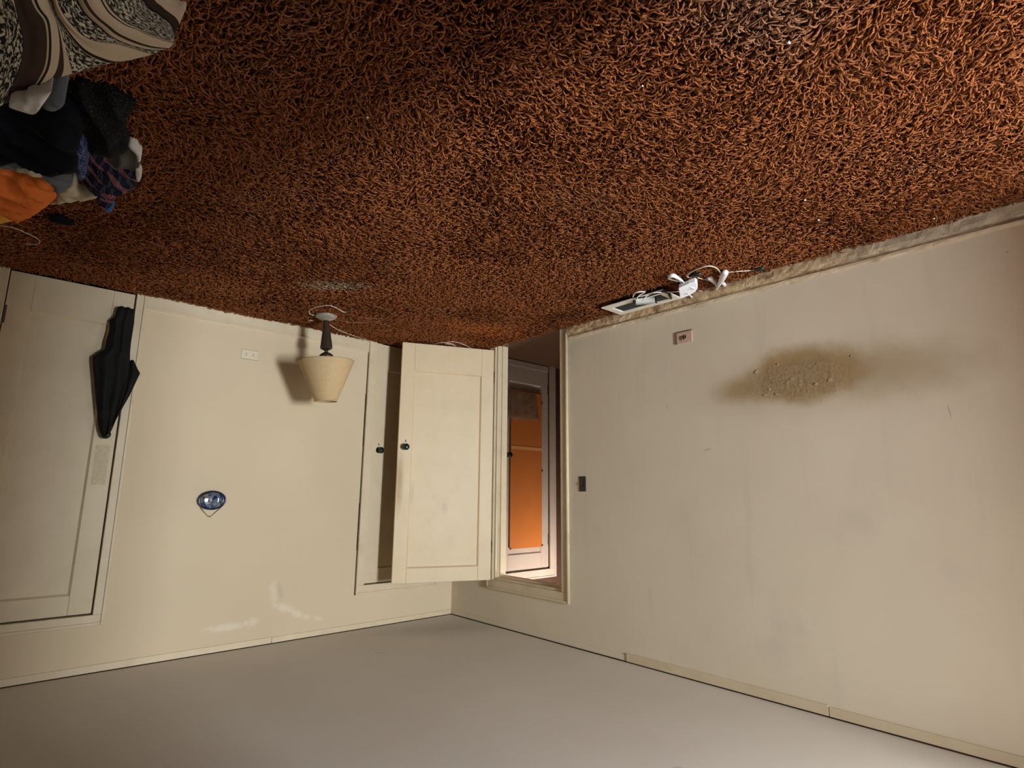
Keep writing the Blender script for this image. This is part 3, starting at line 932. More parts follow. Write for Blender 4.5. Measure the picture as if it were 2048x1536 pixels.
# ------------------------------------------------------------------ shag carpet pile
def build_pile():
    rng = np.random.default_rng(7)
    verts_all, quads_all = [], []
    base = 0
    cx, cy = CAM_P.x, CAM_P.y

    def field(x, y):
        return (np.sin(x * 2.3 + 1.1 * np.sin(y * 1.9)) * 1.5 + np.cos(y * 2.7 + 1.3 * np.sin(x * 3.1 + 0.5)) * 1.3
                + 0.7 * np.sin(x * 7.1 + y * 5.3) + 0.6 * np.cos(x * 5.7 - y * 8.9))

    def strands(x, y, rings, length, rad):
        nonlocal base
        n = len(x)
        ang = field(x, y) + rng.normal(0, 0.8, n)
        L = length * rng.uniform(0.7, 1.3, n)
        lean = rng.uniform(0.35, 0.95, n)
        hgt = rng.uniform(0.45, 1.25, n) * 0.027
        wig = rng.normal(0, 0.28, n)
        ph = rng.uniform(0, 6.28, n)
        dx, dy = np.cos(ang), np.sin(ang)
        S = 3
        V = np.zeros((n, rings, S, 3), np.float32)
        for i in range(rings):
            s = i / (rings - 1)
            run = L * lean * s ** 1.25
            side = L * (wig * s * s + 0.10 * np.sin(ph + s * 5.0) * s)
            zz = hgt * np.sin(np.minimum(1.0, s * 1.15) * PI * 0.62) / math.sin(PI * 0.5) + 0.002
            px_ = x + dx * run - dy * side
            py_ = y + dy * run + dx * side
            rr = rad * (1.0 - 0.45 * s ** 2)
            for k in range(S):
                a = 2 * PI * k / S + ph
                V[:, i, k, 0] = px_ - dy * np.cos(a) * rr
                V[:, i, k, 1] = py_ + dx * np.cos(a) * rr
                V[:, i, k, 2] = zz + np.sin(a) * rr * 0.9
        V[..., 0] = np.clip(V[..., 0], 0.034, ROOM_X - 0.01)
        V[..., 1] = np.clip(V[..., 1], ROOM_Y + 0.01, -0.017)
        verts_all.append(V.reshape(-1, 3))
        idx = (np.arange(n)[:, None, None, None] * rings * S + base)
        i_ = np.arange(rings - 1)[None, :, None, None]
        k_ = np.arange(S)[None, None, :, None]
        k2 = (k_ + 1) % S
        q = np.concatenate([idx + i_ * S + k_, idx + i_ * S + k2, idx + (i_ + 1) * S + k2, idx + (i_ + 1) * S + k_], axis=3)
        quads_all.append(q.reshape(-1, 4))
        base += n * rings * S

    # jittered grid over the whole floor
    def grid(step):
        gx = np.arange(0.04, ROOM_X - 0.02, step)
        gy = np.arange(ROOM_Y + 0.02, -0.02, step)
        X, Y = np.meshgrid(gx, gy)
        X = X.ravel() + rng.uniform(-0.5, 0.5, X.size) * step
        Y = Y.ravel() + rng.uniform(-0.5, 0.5, Y.size) * step
        return X, Y

    F2 = np.array((CAM_FWD.x, CAM_FWD.y)); F2 /= np.linalg.norm(F2)
    X, Y = grid(0.0112)
    ddx, ddy = X - cx, Y - cy
    dist = np.hypot(ddx, ddy)
    fwd = ddx * F2[0] + ddy * F2[1]
    lat = np.abs(-ddx * F2[1] + ddy * F2[0])
    seen = (fwd > 0.2) & (lat < fwd * 1.05 + 0.5)
    # the doorway end of the floor has no pile under the floor register
    reg = (X > 0.0) & (X < 0.30) & (Y > -2.56) & (Y < -1.98)
    seen_ok = ~reg
    inwall = lambda x, y: ((x > 1.95) & (x < 2.17) & (y < -4.53)) | ((x > 0.50) & (x < 0.72) & (y < -5.45))
    seen_ok &= ~inwall(X, Y)
    near = seen & (dist < 2.9) & seen_ok
    strands(X[near], Y[near], 5, 0.052, 0.0044)
    far = seen & (dist >= 2.9) & seen_ok
    strands(X[far], Y[far], 3, 0.042, 0.0046)
    X, Y = grid(0.021)
    ddx, ddy = X - cx, Y - cy
    fwd = ddx * F2[0] + ddy * F2[1]
    lat = np.abs(-ddx * F2[1] + ddy * F2[0])
    out = ~((fwd > 0.2) & (lat < fwd * 1.05 + 0.5))
    out &= ~inwall(X, Y)
    strands(X[out], Y[out], 3, 0.05, 0.0062)
    V = np.concatenate(verts_all)
    Q = np.concatenate(quads_all).astype(np.int32)
    me = bpy.data.meshes.new('carpet_pile')
    me.vertices.add(len(V))
    me.vertices.foreach_set('co', V.ravel())
    me.loops.add(Q.size)
    me.loops.foreach_set('vertex_index', Q.ravel())
    me.polygons.add(len(Q))
    me.polygons.foreach_set('loop_start', np.arange(0, Q.size, 4, dtype=np.int32))
    me.polygons.foreach_set('use_smooth', np.ones(len(Q), dtype=bool))
    me.update(calc_edges=True)
    me.materials.append(M['carpet'])
    o = bpy.data.objects.new('carpet_pile', me)
    COL.objects.link(o)
    tag(o, 'rust-brown shag carpet pile covering the whole floor', 'carpet', kind='stuff')
    return o


build_pile()

# ------------------------------------------------------------------ table lamp on the floor
lamp = thing('table_lamp', (1.572, -0.45, 0.022), 'table lamp with parchment cone shade standing on the carpet', 'lamp')
lamp.rotation_euler = (0, math.radians(-4.0), 0)
obj('base', lathe(bm_new(), [(0.001, 0.0), (0.078, 0.0), (0.080, 0.010), (0.074, 0.020), (0.055, 0.031), (0.030, 0.040), (0.024, 0.046), (0.001, 0.046)], 36), 'lamp_grey', lamp, smooth=True, local=True)
obj('stem', lathe(bm_new(), [(0.001, 0.040), (0.020, 0.040), (0.022, 0.050), (0.030, 0.130), (0.044, 0.240), (0.046, 0.252), (0.040, 0.262), (0.018, 0.272), (0.001, 0.272)], 10), 'lamp_brown', lamp, local=True, bevel=0.001)
obj('neck', lathe(bm_new(), [(0.001, 0.270), (0.016, 0.270), (0.0125, 0.280), (0.017, 0.290), (0.001, 0.290)], 20), 'lamp_brown', lamp, smooth=True, local=True)
obj('cap', lathe(bm_new(), [(0.001, 0.288), (0.018, 0.288), (0.034, 0.296), (0.048, 0.308), (0.056, 0.324), (0.052, 0.326), (0.001, 0.322)], 28), 'lamp_brown', lamp, smooth=True, local=True)
obj('socket', lathe(bm_new(), [(0.001, 0.320), (0.018, 0.320), (0.018, 0.385), (0.001, 0.385)], 16), 'iron', lamp, smooth=True, local=True)
sh = obj('shade', lathe(bm_new(), [(0.197, 0.358), (0.199, 0.356), (0.200, 0.361), (0.079, 0.655), (0.077, 0.657), (0.076, 0.653)], 48, closed=True), 'shade', lamp, smooth=True, local=True)
obj('rim_tape', lathe(bm_new(), [(0.1985, 0.354), (0.2005, 0.354), (0.1970, 0.368), (0.1950, 0.368)], 48, closed=True), 'shade', sh, smooth=True, local=True)
obj('rim_tape', lathe(bm_new(), [(0.0835, 0.648), (0.0855, 0.648), (0.0795, 0.659), (0.0775, 0.659)], 48, closed=True), 'shade', sh, smooth=True, local=True)
for k in range(3):
    a = 2 * PI * k / 3 + 0.4
    obj('spider_wire', tube(bm_new(), [(0.0, 0.0, 0.640), (0.077 * math.cos(a), 0.077 * math.sin(a), 0.646)], 0.0018, 6), 'iron', sh, local=True)
obj('harp_rod', tube(bm_new(), [(0, 0, 0.38), (0, 0, 0.652)], 0.004, 8), 'iron', sh, local=True)


def floor_cord(pts, z=0.030):
    out = []
    for p in pts:
        out.append(at(p[0], p[1], z=(p[2] if len(p) > 2 else z)))
    return catmull(out, 6)


def cordthing(name, label, pts, r, mat, z=0.030, parent=None, cat='cord'):
    path = floor_cord(pts, z)
    if parent is None:
        o = obj(name, tube(bm_new(), path, r, 8), mat, smooth=True)
        return tag(o, label, cat)
    o = obj(name, tube(bm_new(), path, r, 8), mat, smooth=True)
    o.parent = parent
    return o


# lamp cord: loop in front of the base, then along the wall to the closet door
c1 = cordthing('lamp_cord', 'ivory lamp cord looped around the lamp base', [(634, 631), (622, 629), (618, 623), (625, 617), (642, 612), (660, 611), (675, 617), (688, 624), (698, 622)], 0.0045, 'cord')
obj('plug', tube(bm_new(), [at(698, 622, z=0.03), at(704, 617, z=0.034)], [0.007, 0.009], 10), 'iron', c1, smooth=True)
cordthing('lamp_cord', 'ivory cord running from the lamp base to the closet casing', [(656, 645), (668, 655), (690, 665), (715, 674), (735, 680), (752, 686), (765, 689)], 0.0042, 'cord')
cordthing('phone_wire', 'thin brown wire trailing on carpet beside the lamp base', [(667, 639), (690, 643), (712, 645), (735, 644), (760, 642)], 0.0022, 'cord_dim')
cordthing('phone_wire', 'thin brown wire loop on carpet between lamp and open door', [(720, 634), (742, 637), (770, 636), (782, 628), (770, 618), (745, 612)], 0.0018, 'cord_dim')
cordthing('cord_loop', 'cream cord loops under the bottom edge of the open door', [(858, 694), (872, 687), (888, 685), (905, 688), (912, 693), (905, 690), (890, 686), (905, 683), (925, 688), (945, 698)], 0.004, 'cord', 0.032)
t_ = tube(bm_new(), [at(617, 641, z=0.03), at(626, 640, z=0.03)], 0.008, 8)
tag(obj('wire_nut', t_, 'cord', smooth=True), 'small ivory connector on carpet left of the lamp base', 'connector')

# ------------------------------------------------------------------ wall fittings
# outlet on the back wall
o = thing('wall_outlet', (1.954, 0, 0.318), 'painted-over outlet low on the wall beside the lamp', 'outlet')
obj('cover_plate', boxbm(1.894, 2.014, -0.0045, 0, 0.283, 0.353), 'painted_plate', o, bevel=0.002)
for dx in (-0.026, 0.026):
    f = obj('receptacle', boxbm(1.954 + dx - 0.017, 1.954 + dx + 0.017, -0.0062, -0.0045, 0.303, 0.333), 'painted_plate', o, bevel=0.003)
    for dz in (-0.0065, 0.0065):
        obj('slot', boxbm(1.954 + dx - 0.005, 1.954 + dx + 0.005, -0.0068, -0.0055, 0.318 + dz - 0.002, 0.318 + dz + 0.002), 'iron', f)
for (z0, z1) in ((0.2815, 0.283), (0.353, 0.3545)):
    obj('paint_crack', boxbm(1.893, 2.012, -0.0015, 0, z0, z1), 'iron', o)
# outlet with peeling pink plate on the stained wall
o = thing('wall_outlet', (0, -2.505, 0.302), 'peeling pink outlet plate low on the stained wall', 'outlet')
obj('cover_plate', boxbm(0, 0.006, -2.562, -2.448, 0.264, 0.340), 'pinkplate', o, bevel=0.002)
obj('frame_edge', boxbm(0, 0.008, -2.449, -2.445, 0.262, 0.342), 'iron', o)
obj('frame_edge', boxbm(0, 0.008, -2.564, -2.448, 0.261, 0.264), 'iron', o)
for (y, z, hy, hz) in ((-2.472, 0.302, 0.002, 0.013), (-2.482, 0.306, 0.003, 0.014), (-2.486, 0.296, 0.0025, 0.006), (-2.497, 0.302, 0.004, 0.014), (-2.504, 0.300, 0.0018, 0.017), (-2.512, 0.304, 0.003, 0.009), (-2.517, 0.298, 0.0025, 0.011)):
    obj('slot', boxbm(0.0055, 0.0068, y - hy, y + hy, z - hz, z + hz), 'brown_plate', o)
# switch
o = thing('light_switch', (0, -1.602, 1.255), 'dark brown light switch beside the doorway', 'switch')
obj('cover_plate', boxbm(0, 0.005, -1.634, -1.571, 1.199, 1.311), 'brown_plate', o, bevel=0.002)
obj('toggle', boxbm(0.004, 0.016, -1.607, -1.598, 1.245, 1.268), 'black', o, bevel=0.002)
for z in (1.216, 1.294):
    obj('screw', lathe(bm_new(), [(0.0035, 0.005), (0.003, 0.0065), (0.0005, 0.0068)], 10, (0, -1.6025, z), 'x'), 'iron', o, smooth=True)

# oval glazed plaque hanging on the back wall by a wire
o = thing('wall_plaque', (2.115, -0.012, 1.395), 'oval blue glazed plaque hanging from a wire on the wall', 'wall plaque')


def oval(prof, rx, rz, seg=48):
    b = bm_new()
    rings = []
    for (s, y) in prof:
        rings.append([b.verts.new((2.112 + rx * s * math.cos(2 * PI * k / seg), y, 1.396 + rz * s * math.sin(2 * PI * k / seg))) for k in range(seg)])
    for i in range(len(rings) - 1):
        for k in range(seg):
            b.faces.new((rings[i][k], rings[i][(k + 1) % seg], rings[i + 1][(k + 1) % seg], rings[i + 1][k]))
    b.faces.new(list(reversed(rings[0])))
    b.faces.new(rings[-1])
    return b


obj('rim', oval([(0.80, -0.004), (0.97, -0.006), (1.0, -0.016), (0.97, -0.026), (0.90, -0.028), (0.84, -0.022), (0.80, -0.018)], 0.093, 0.067), 'plaque_rim', o, smooth=True)
obj('picture_face', oval([(0.86, -0.016), (0.84, -0.021), (0.6, -0.025), (0.3, -0.027), (0.05, -0.0275)], 0.093, 0.067), 'plaque', o, smooth=True)
obj('hanging_wire', tube(bm_new(), [(2.045, -0.012, 1.443), (2.108, -0.006, 1.509), (2.122, -0.006, 1.509), (2.180, -0.012, 1.446)], 0.0022, 6), 'wire', o, smooth=True)
obj('nail', tube(bm_new(), [(2.115, 0.0, 1.503), (2.115, -0.014, 1.507)], 0.0025, 8), 'iron', o, smooth=True)


# black cloth over the knob of door_1
def hanging_cloth():
    root = thing('hanging_garment', (2.78, -0.05, 0.15), 'black fabric garment hanging on the shut door', 'garment')
    left = [(0.150, 2.815), (0.215, 2.822), (0.245, 2.846), (0.311, 2.840), (0.382, 2.848), (0.440, 2.850), (0.462, 2.874), (0.500, 2.906), (0.56, 2.896), (0.651, 2.878), (0.76, 2.858), (0.855, 2.839), (0.93, 2.825), (0.976, 2.812), (1.000, 2.794)]
    right = [(0.150, 2.722), (0.215, 2.714), (0.245, 2.713), (0.311, 2.714), (0.382, 2.715), (0.440, 2.712), (0.462, 2.710), (0.500, 2.706), (0.56, 2.700), (0.651, 2.700), (0.76, 2.716), (0.855, 2.731), (0.93, 2.745), (0.976, 2.757), (1.000, 2.778)]

    def interp(tab, z):
        for (z0, x0), (z1, x1) in zip(tab, tab[1:]):
            if z0 <= z <= z1:
                return x0 + (x1 - x0) * (z - z0) / (z1 - z0)
        return tab[-1][1]

    def body(lt, rt, z0, z1, depth, yb, seed, nfold):
        b = bm_new()
        nz, nu = 44, 40
        rings = []
        for i in range(nz + 1):
            z = z0 + (z1 - z0) * i / nz
            xl, xr = interp(lt, z), interp(rt, z)
            ring = []
            for k in range(nu):
                a = 2 * PI * k / nu
                u = 0.5 - 0.5 * math.cos(a)
                x = xr + (xl - xr) * u
                prof = math.sin(a)
                if prof >= 0:
                    fold = 0.55 + 0.45 * math.cos(u * nfold * PI + 1.6 * noise.noise(Vector((u * 2, z * 3, seed))) + z * 2.0)
                    y = yb - depth * (max(prof, 0.0) ** 0.55) * (0.55 + 0.45 * fold) - 0.006 * noise.noise(Vector((u * 6, z * 9, seed + 3)))
                else:
                    y = yb + 0.008 * (-prof)
                ring.append(b.verts.new((x, y, z)))
            rings.append(ring)
        for i in range(nz):
            for k in range(nu):
                b.faces.new((rings[i][k], rings[i][(k + 1) % nu], rings[i + 1][(k + 1) % nu], rings[i + 1][k]))
        b.faces.new(list(reversed(rings[0])))
        b.faces.new(rings[-1])
        return b
    obj('body', body(left, right, 0.150, 1.000, 0.062, -0.035, 1.0, 5), 'black_cloth', root, smooth=True)
    l2 = [(0.493, 2.705), (0.55, 2.712), (0.60, 2.716), (0.72, 2.730), (0.86, 2.745), (0.93, 2.768)]
    r2 = [(0.493, 2.688), (0.55, 2.657), (0.572, 2.642), (0.60, 2.650), (0.72, 2.681), (0.86, 2.729), (0.93, 2.750)]
    obj('sleeve', body(l2, r2, 0.493, 0.930, 0.045, -0.045, 7.0, 3), 'black_cloth', root, smooth=True)


hanging_cloth()

# ------------------------------------------------------------------ floor register and charger clutter by the baseboard
reg = thing('floor_register', (0.15, -2.26, 0.0), 'white floor register frame lying by the chipped baseboard', 'floor vent')
ry0, ry1, rx0, rx1, rz0, rz1 = -2.520, -2.020, 0.036, 0.262, 0.036, 0.046
bw = 0.058
obj('frame', boxbm(rx0, rx0 + bw * 0.75, ry0, ry1, rz0, rz1), 'offwhite', reg, bevel=0.003)
obj('frame', boxbm(rx1 - bw, rx1, ry0, ry1, rz0, rz1), 'offwhite', reg, bevel=0.003)
obj('frame', boxbm(rx0 + bw * 0.75, rx1 - bw, ry0, ry0 + bw, rz0, rz1 - 0.0005), 'offwhite', reg, bevel=0.003)
obj('frame', boxbm(rx0 + bw * 0.75, rx1 - bw, ry1 - bw, ry1, rz0, rz1 - 0.0005), 'offwhite', reg, bevel=0.003)
obj('well', boxbm(rx0 + bw * 0.75, rx1 - bw, ry0 + bw, ry1 - bw, 0.002, 0.030), 'black', reg)
nsl = 6
for i in range(nsl):
    x = rx0 + bw * 0.75 + (rx1 - rx0 - bw * 1.75) * (i + 0.5) / nsl
    obj('slat', boxbm(x - 0.005, x + 0.005, ry0 + bw, ry1 - bw, 0.030, 0.040), 'slate', reg, bevel=0.001)

# grey cylinder-like power bank with black ends on the register
p0, p1 = at(1268, 604, z=0.055), at(1312, 600, z=0.055)
o = thing('power_bank', (p0 + p1) / 2, 'grey power bank with black ends lying on the floor register', 'power bank')
d = (p1 - p0).normalized()
n_ = Vector((-d.y, d.x, 0))


def slabtube(pa, pb, hw, hh, mat, name, root, bevel=0.004):
    b = bm_new()
    dd = (pb - pa).normalized()
    nn = dd.cross(Vector((0, 0, 1))).normalized()
    uu = nn.cross(dd)
    vs = []
    for p in (pa, pb):
        for s, t in ((-1, -1), (1, -1), (1, 1), (-1, 1)):
            vs.append(b.verts.new(p + nn * hw * s + uu * hh * t))
    for f in ((3, 2, 1, 0), (4, 5, 6, 7), (0, 1, 5, 4), (1, 2, 6, 5), (2, 3, 7, 6), (3, 0, 4, 7)):
        b.faces.new([vs[i] for i in f])
    return obj(name, b, mat, root, bevel=bevel)


slabtube(p0 + d * 0.012, p1 - d * 0.006, 0.018, 0.018, 'grey_plastic', 'body', o)
slabtube(p0 - d * 0.006, p0 + d * 0.012, 0.019, 0.019, 'black', 'end_cap', o)
slabtube(p1 - d * 0.006, p1 + d * 0.006, 0.019, 0.019, 'black', 'end_cap', o)
# black strip device beside it
p2, p3 = at(1278, 593, z=0.046), at(1338, 588, z=0.046)
o = thing('cable_strap', (p2 + p3) / 2, 'black strap folded across the floor register', 'strap')
obj('band', tube(bm_new(), catmull([at(1272, 596, z=0.044), at(1295, 592, z=0.047), at(1318, 585, z=0.050), at(1328, 583, z=0.050), at(1338, 588, z=0.046), at(1341, 594, z=0.042)], 5), 0.008, 8), 'black', o, smooth=True)
obj('buckle', tube(bm_new(), [at(1339, 589, z=0.050), at(1342, 596, z=0.044)], 0.010, 8), 'black', o, smooth=True)

o = cordthing('charging_cable', 'white charging cable curled over the power bank', [(1266, 594, 0.06), (1268, 588, 0.06), (1276, 584, 0.058), (1290, 584, 0.052), (1280, 590, 0.06), (1274, 597, 0.075), (1278, 602, 0.078)], 0.0035, 'white')
o = cordthing('charging_cable', 'white cable arching across the black strap', [(1285, 601, 0.076), (1291, 594, 0.07), (1299, 589, 0.06), (1312, 585, 0.06), (1345, 584, 0.045), (1360, 583, 0.045)], 0.003, 'white')

# white plug-in charger, flat rounded block
pc = at(1377, 580, z=0.075)
o = thing('wall_charger', pc, 'white square charger block lying beside the floor register', 'charger')
b = bm_new()
oc = [(1357, 577), (1377, 568), (1390, 564), (1394, 567), (1395, 578), (1391, 584), (1377, 592), (1364, 597), (1360, 594)]
zc = lambda y: 0.070 + (y - 564) / 33.0 * 0.045
top_ = [b.verts.new(at(x, y, z=zc(y))) for x, y in oc]
bot_ = [b.verts.new(at(x, y, z=zc(y)) + Vector((-0.014, 0.004, -0.034))) for x, y in oc]
b.faces.new(top_)
b.faces.new(list(reversed(bot_)))
for i in range(len(oc)):
    b.faces.new((top_[i], bot_[i], bot_[(i + 1) % len(oc)], top_[(i + 1) % len(oc)]))
obj('body', b, 'white', o, bevel=0.004)
for q in ((1374, 586), (1385, 576)):
    e = at(q[0], q[1], z=zc(q[1]))
    slabtube(e, e + Vector((0.010, -0.004, 0.014)), 0.004, 0.0012, 'grey_plastic', 'prong', o, 0.0)
# folded white cable bundle
o = thing('cable_bundle', at(1350, 556, z=0.05), 'folded white cable bundle on the carpet near the charger', 'cable')
obj('strand', tube(bm_new(), floor_cord([(1338, 553, 0.05), (1346, 551, 0.055), (1356, 556, 0.055), (1366, 563, 0.05)]), [0.010, 0.012, 0.013, 0.013, 0.013, 0.013, 0.013, 0.013, 0.012, 0.012, 0.011, 0.011, 0.010, 0.009, 0.009, 0.008, 0.007, 0.006, 0.005][:19], 10), 'white', o, smooth=True)
obj('strand', tube(bm_new(), floor_cord([(1336, 557, 0.045), (1346, 560, 0.045), (1360, 563, 0.045), (1366, 564, 0.05), (1376, 571, 0.075), (1390, 578, 0.09)]), 0.004, 8), 'white', o, smooth=True)
obj('strand', tube(bm_new(), floor_cord([(1360, 562, 0.045), (1362, 568, 0.045), (1359, 577, 0.05)]), 0.003, 8), 'white', o, smooth=True)
# white thick adapter cable
o = thing('power_adapter', at(1443, 560, z=0.05), 'long white adapter with cable loop near the chipped baseboard', 'adapter')
obj('body', tube(bm_new(), floor_cord([(1452, 543, 0.05), (1447, 552, 0.055), (1442, 562, 0.055), (1437, 571, 0.05), (1432, 580, 0.045)]),
                 [0.010, 0.0165, 0.018, 0.0185, 0.019, 0.019, 0.019, 0.0185, 0.018, 0.0175, 0.017, 0.0165, 0.016, 0.015, 0.014, 0.0135, 0.013, 0.012, 0.011, 0.010, 0.009, 0.008, 0.007, 0.006, 0.005], 12), 'white', o, smooth=True)
obj('cable', tube(bm_new(), floor_cord([(1433, 578, 0.045), (1425, 588, 0.045), (1412, 595, 0.05), (1398, 597, 0.05), (1385, 595, 0.05), (1377, 588, 0.06), (1370, 584, 0.088)]), 0.0055, 8), 'white', o, smooth=True)
obj('cable', tube(bm_new(), floor_cord([(1441, 546, 0.04), (1436, 539, 0.04), (1428, 534, 0.04), (1416, 532, 0.04), (1400, 536, 0.04), (1384, 543, 0.04), (1375, 550, 0.04), (1376, 554, 0.038), (1388, 555, 0.036)]), 0.0042, 8), 'cord', o, smooth=True)
obj('tail', tube(bm_new(), floor_cord([(1446, 565, 0.03), (1449, 570, 0.03)]), [0.012] * 7, 8), 'white', o, smooth=True)
o = cordthing('plug_lead', 'short cream lead ending in a black plug by the baseboard', [(1455, 545), (1468, 543), (1485, 542), (1500, 541), (1510, 539)], 0.0045, 'cord')
obj('plug', tube(bm_new(), [at(1509, 539.5, z=0.035), at(1516, 538, z=0.035), at(1524, 536.5, z=0.035), at(1530, 535, z=0.033)], [0.009, 0.015, 0.015, 0.010], 10), 'black', o, smooth=True)
o = cordthing('usb_lead', 'thin white lead on carpet inside the cable loop', [(1394, 555), (1405, 558), (1415, 560), (1428, 566), (1432, 574), (1428, 580), (1410, 584), (1396, 580)], 0.0040, 'cord')
obj('connector', tube(bm_new(), [at(1416, 556, z=0.04), at(1424, 560, z=0.04), at(1432, 568, z=0.04)], [0.010, 0.013, 0.009], 10), 'grey_plastic', o, smooth=True)
o = obj('cream_cap', lathe(bm_new(), [(0.001, 0.0), (0.014, 0.0), (0.016, 0.010), (0.012, 0.020), (0.001, 0.022)], 16, at(1421, 553, z=0.025)), 'offwhite', smooth=True)
tag(o, 'small cream plastic cap beside the white adapter', 'cap')
o = obj('black_plug', tube(bm_new(), catmull([at(1384, 553, z=0.035), at(1393, 549, z=0.040), at(1402, 547, z=0.036)], 4), [0.008] + [0.013] * 7 + [0.010], 10), 'black', smooth=True)
tag(o, 'black plug lying inside the cream cable loop', 'plug')

# scraps on the carpet
for (x, y, s, where) in ((1610, 400, 0.006, 'upper of two in the bright carpet patch'), (1637, 440, 0.006, 'lower of two in the bright carpet patch'), (1868, 437, 0.005, 'beside the chipped baseboard'),
                         (1578, 85, 0.006, 'far out on the dull trodden carpet'), (735, 235, 0.004, 'in the middle of the carpet'), (1285, 172, 0.0035, 'at the centre of the shag carpet')):
    c = at(x, y, z=0.034)
    b = bm_new()
    bmesh.ops.create_icosphere(b, subdivisions=1, radius=s)
    for v in b.verts:
        v.co = Vector((v.co.x * 1.2, v.co.y * 0.9, v.co.z * 0.6)) * (1 + 0.4 * noise.noise(v.co * 300)) + c
    tag(obj('paper_scrap', b, 'debris'), 'tiny white scrap ' + where, 'scrap', 'white scraps on the carpet')


# ------------------------------------------------------------------ clothes heap and blanket
def seg_dist(p, a, b):
    ap, ab = (p[0] - a[0], p[1] - a[1]), (b[0] - a[0], b[1] - a[1])
    t = max(0.0, min(1.0, (ap[0] * ab[0] + ap[1] * ab[1]) / (ab[0] ** 2 + ab[1] ** 2 + 1e-9)))
    return math.hypot(ap[0] - ab[0] * t, ap[1] - ab[1] * t)


def inside(p, poly):
    r = False
    n = len(poly)
    for i in range(n):
        x0, y0 = poly[i][:2]
        x1, y1 = poly[(i + 1) % n][:2]
        if (y0 > p[1]) != (y1 > p[1]) and p[0] < (x1 - x0) * (p[1] - y0) / (y1 - y0) + x0:
            r = not r
    return r


def garment(name, label, cat, outline, mat, seed, fold=0.018, freq=16.0, dirn=0.6, puff=0.04, group=None, ground=0.008):
    """crumpled cloth: rim given as (photo x, photo y, height); the surface bulges inside the rim and drops to the floor at it"""
    W = [at(x, y, z=z) for x, y, z in outline]
    rim = []
    n = len(W)
    for i in range(n):
        p0, p1, p2, p3 = W[i - 1], W[i], W[(i + 1) % n], W[(i + 2) % n]
        for k in range(5):
            s = k / 5
            rim.append(0.5 * ((2 * p1) + (p2 - p0) * s + (2 * p0 - 5 * p1 + 4 * p2 - p3) * s * s + (3 * p1 - p0 - 3 * p2 + p3) * s ** 3))
    m = len(rim)
    xs = [p.x for p in rim]
    ys = [p.y for p in rim]
    size = max(max(xs) - min(xs), max(ys) - min(ys))
    h = max(0.008, size / 44)
    poly = [(p.x, p.y) for p in rim]
    P = [(p.x, p.y, max(p.z, ground)) for p in rim]
    cd, sd = math.cos(dirn), math.sin(dirn)
    for i in range(int((max(xs) - min(xs)) / h) + 2):
        for j in range(int((max(ys) - min(ys)) / (h * 0.87)) + 2):
            q = (min(xs) + (i + 0.5 * (j % 2)) * h, min(ys) + j * h * 0.87)
            if not inside(q, poly):
                continue
            dmin = min(seg_dist(q, poly[k], poly[(k + 1) % m]) for k in range(m))
            if dmin < h * 0.5:
                continue
            ws = zs = 0.0
            for p in rim:
                ww = 1.0 / ((p.x - q[0]) ** 2 + (p.y - q[1]) ** 2 + 1e-4)
                ws += ww
                zs += ww * p.z
            z = zs / ws
            e = 1 - math.exp(-dmin / 0.028)
            u = q[0] * cd + q[1] * sd
            v = -q[0] * sd + q[1] * cd
            w1 = noise.noise(Vector((u * 3, v * 3, seed)))
            w2 = noise.noise(Vector((u * 9 + 5, v * 9, seed + 3)))
            rid = 1 - abs(math.sin(u * freq + 3.2 * w1 + 1.2 * w2 + v * 3.0))
            z += e * (puff + fold * (rid * 1.6 - 0.6) + fold * 0.8 * w2)
            P.append((q[0], q[1], max(z, ground + 0.004)))
    res = delaunay_2d_cdt([Vector(p[:2]) for p in P], [(i, (i + 1) % m) for i in range(m)], [], 1, 1e-6)
    b = bm_new()
    top, low = [], []
    for c, src in zip(res[0], res[3]):
        z = P[src[0]][2] if src else 0.03
        top.append(b.verts.new((c.x, c.y, z)))
        low.append((c.x, c.y))
    lowv = {}
    for f in res[2]:
        try:
            b.faces.new([top[i] for i in f])
        except ValueError:
            pass
    for (i, j) in res[1]:
        e = b.edges.get((top[i], top[j]))
        if e is not None and len(e.link_faces) == 1:
            for k in (i, j):
                if k not in lowv:
                    lowv[k] = b.verts.new((low[k][0], low[k][1], ground))
            b.faces.new((top[i], top[j], lowv[j], lowv[i]))
    return tag(obj(name, b, mat, smooth=True), label, cat, group)


def Z(pts, znear, zfar):
    """heights that rise from the near edge (small photo y) to the far edge"""
    y0, y1 = min(p[1] for p in pts), max(p[1] for p in pts)
    return [(x, y, znear + (zfar - znear) * (y - y0) / max(1, y1 - y0)) for x, y in pts]


G = 'clothes heaped on the carpet'
garment('trousers', 'black-navy trousers crumpled in the middle of the heap', 'clothes', Z([(-70, 205), (0, 205), (40, 212), (75, 222), (100, 205), (140, 225), (160, 262), (158, 300), (150, 345), (110, 345), (70, 330), (0, 318), (-70, 315)], 0.10, 0.15), 'navy', 11, 0.035, 30, 0.9, 0.04, G)
garment('sweater', 'black speckled knit sweater at the edge of the heap', 'clothes', Z([(85, 195), (108, 172), (160, 160), (215, 172), (258, 196), (272, 212), (250, 245), (255, 285), (250, 306), (215, 315), (175, 302), (150, 270), (135, 232)], 0.03, 0.08), 'speckled', 23, 0.028, 30, 0.3, 0.025, G)
garment('undershirt', 'white undershirt poking out under the striped blanket', 'clothes', Z([(18, 214), (30, 203), (50, 205), (56, 190), (98, 184), (100, 188), (88, 206), (70, 228), (48, 225)], 0.17, 0.20), 'whitecloth', 31, 0.014, 60, 0.3, 0.012, G)
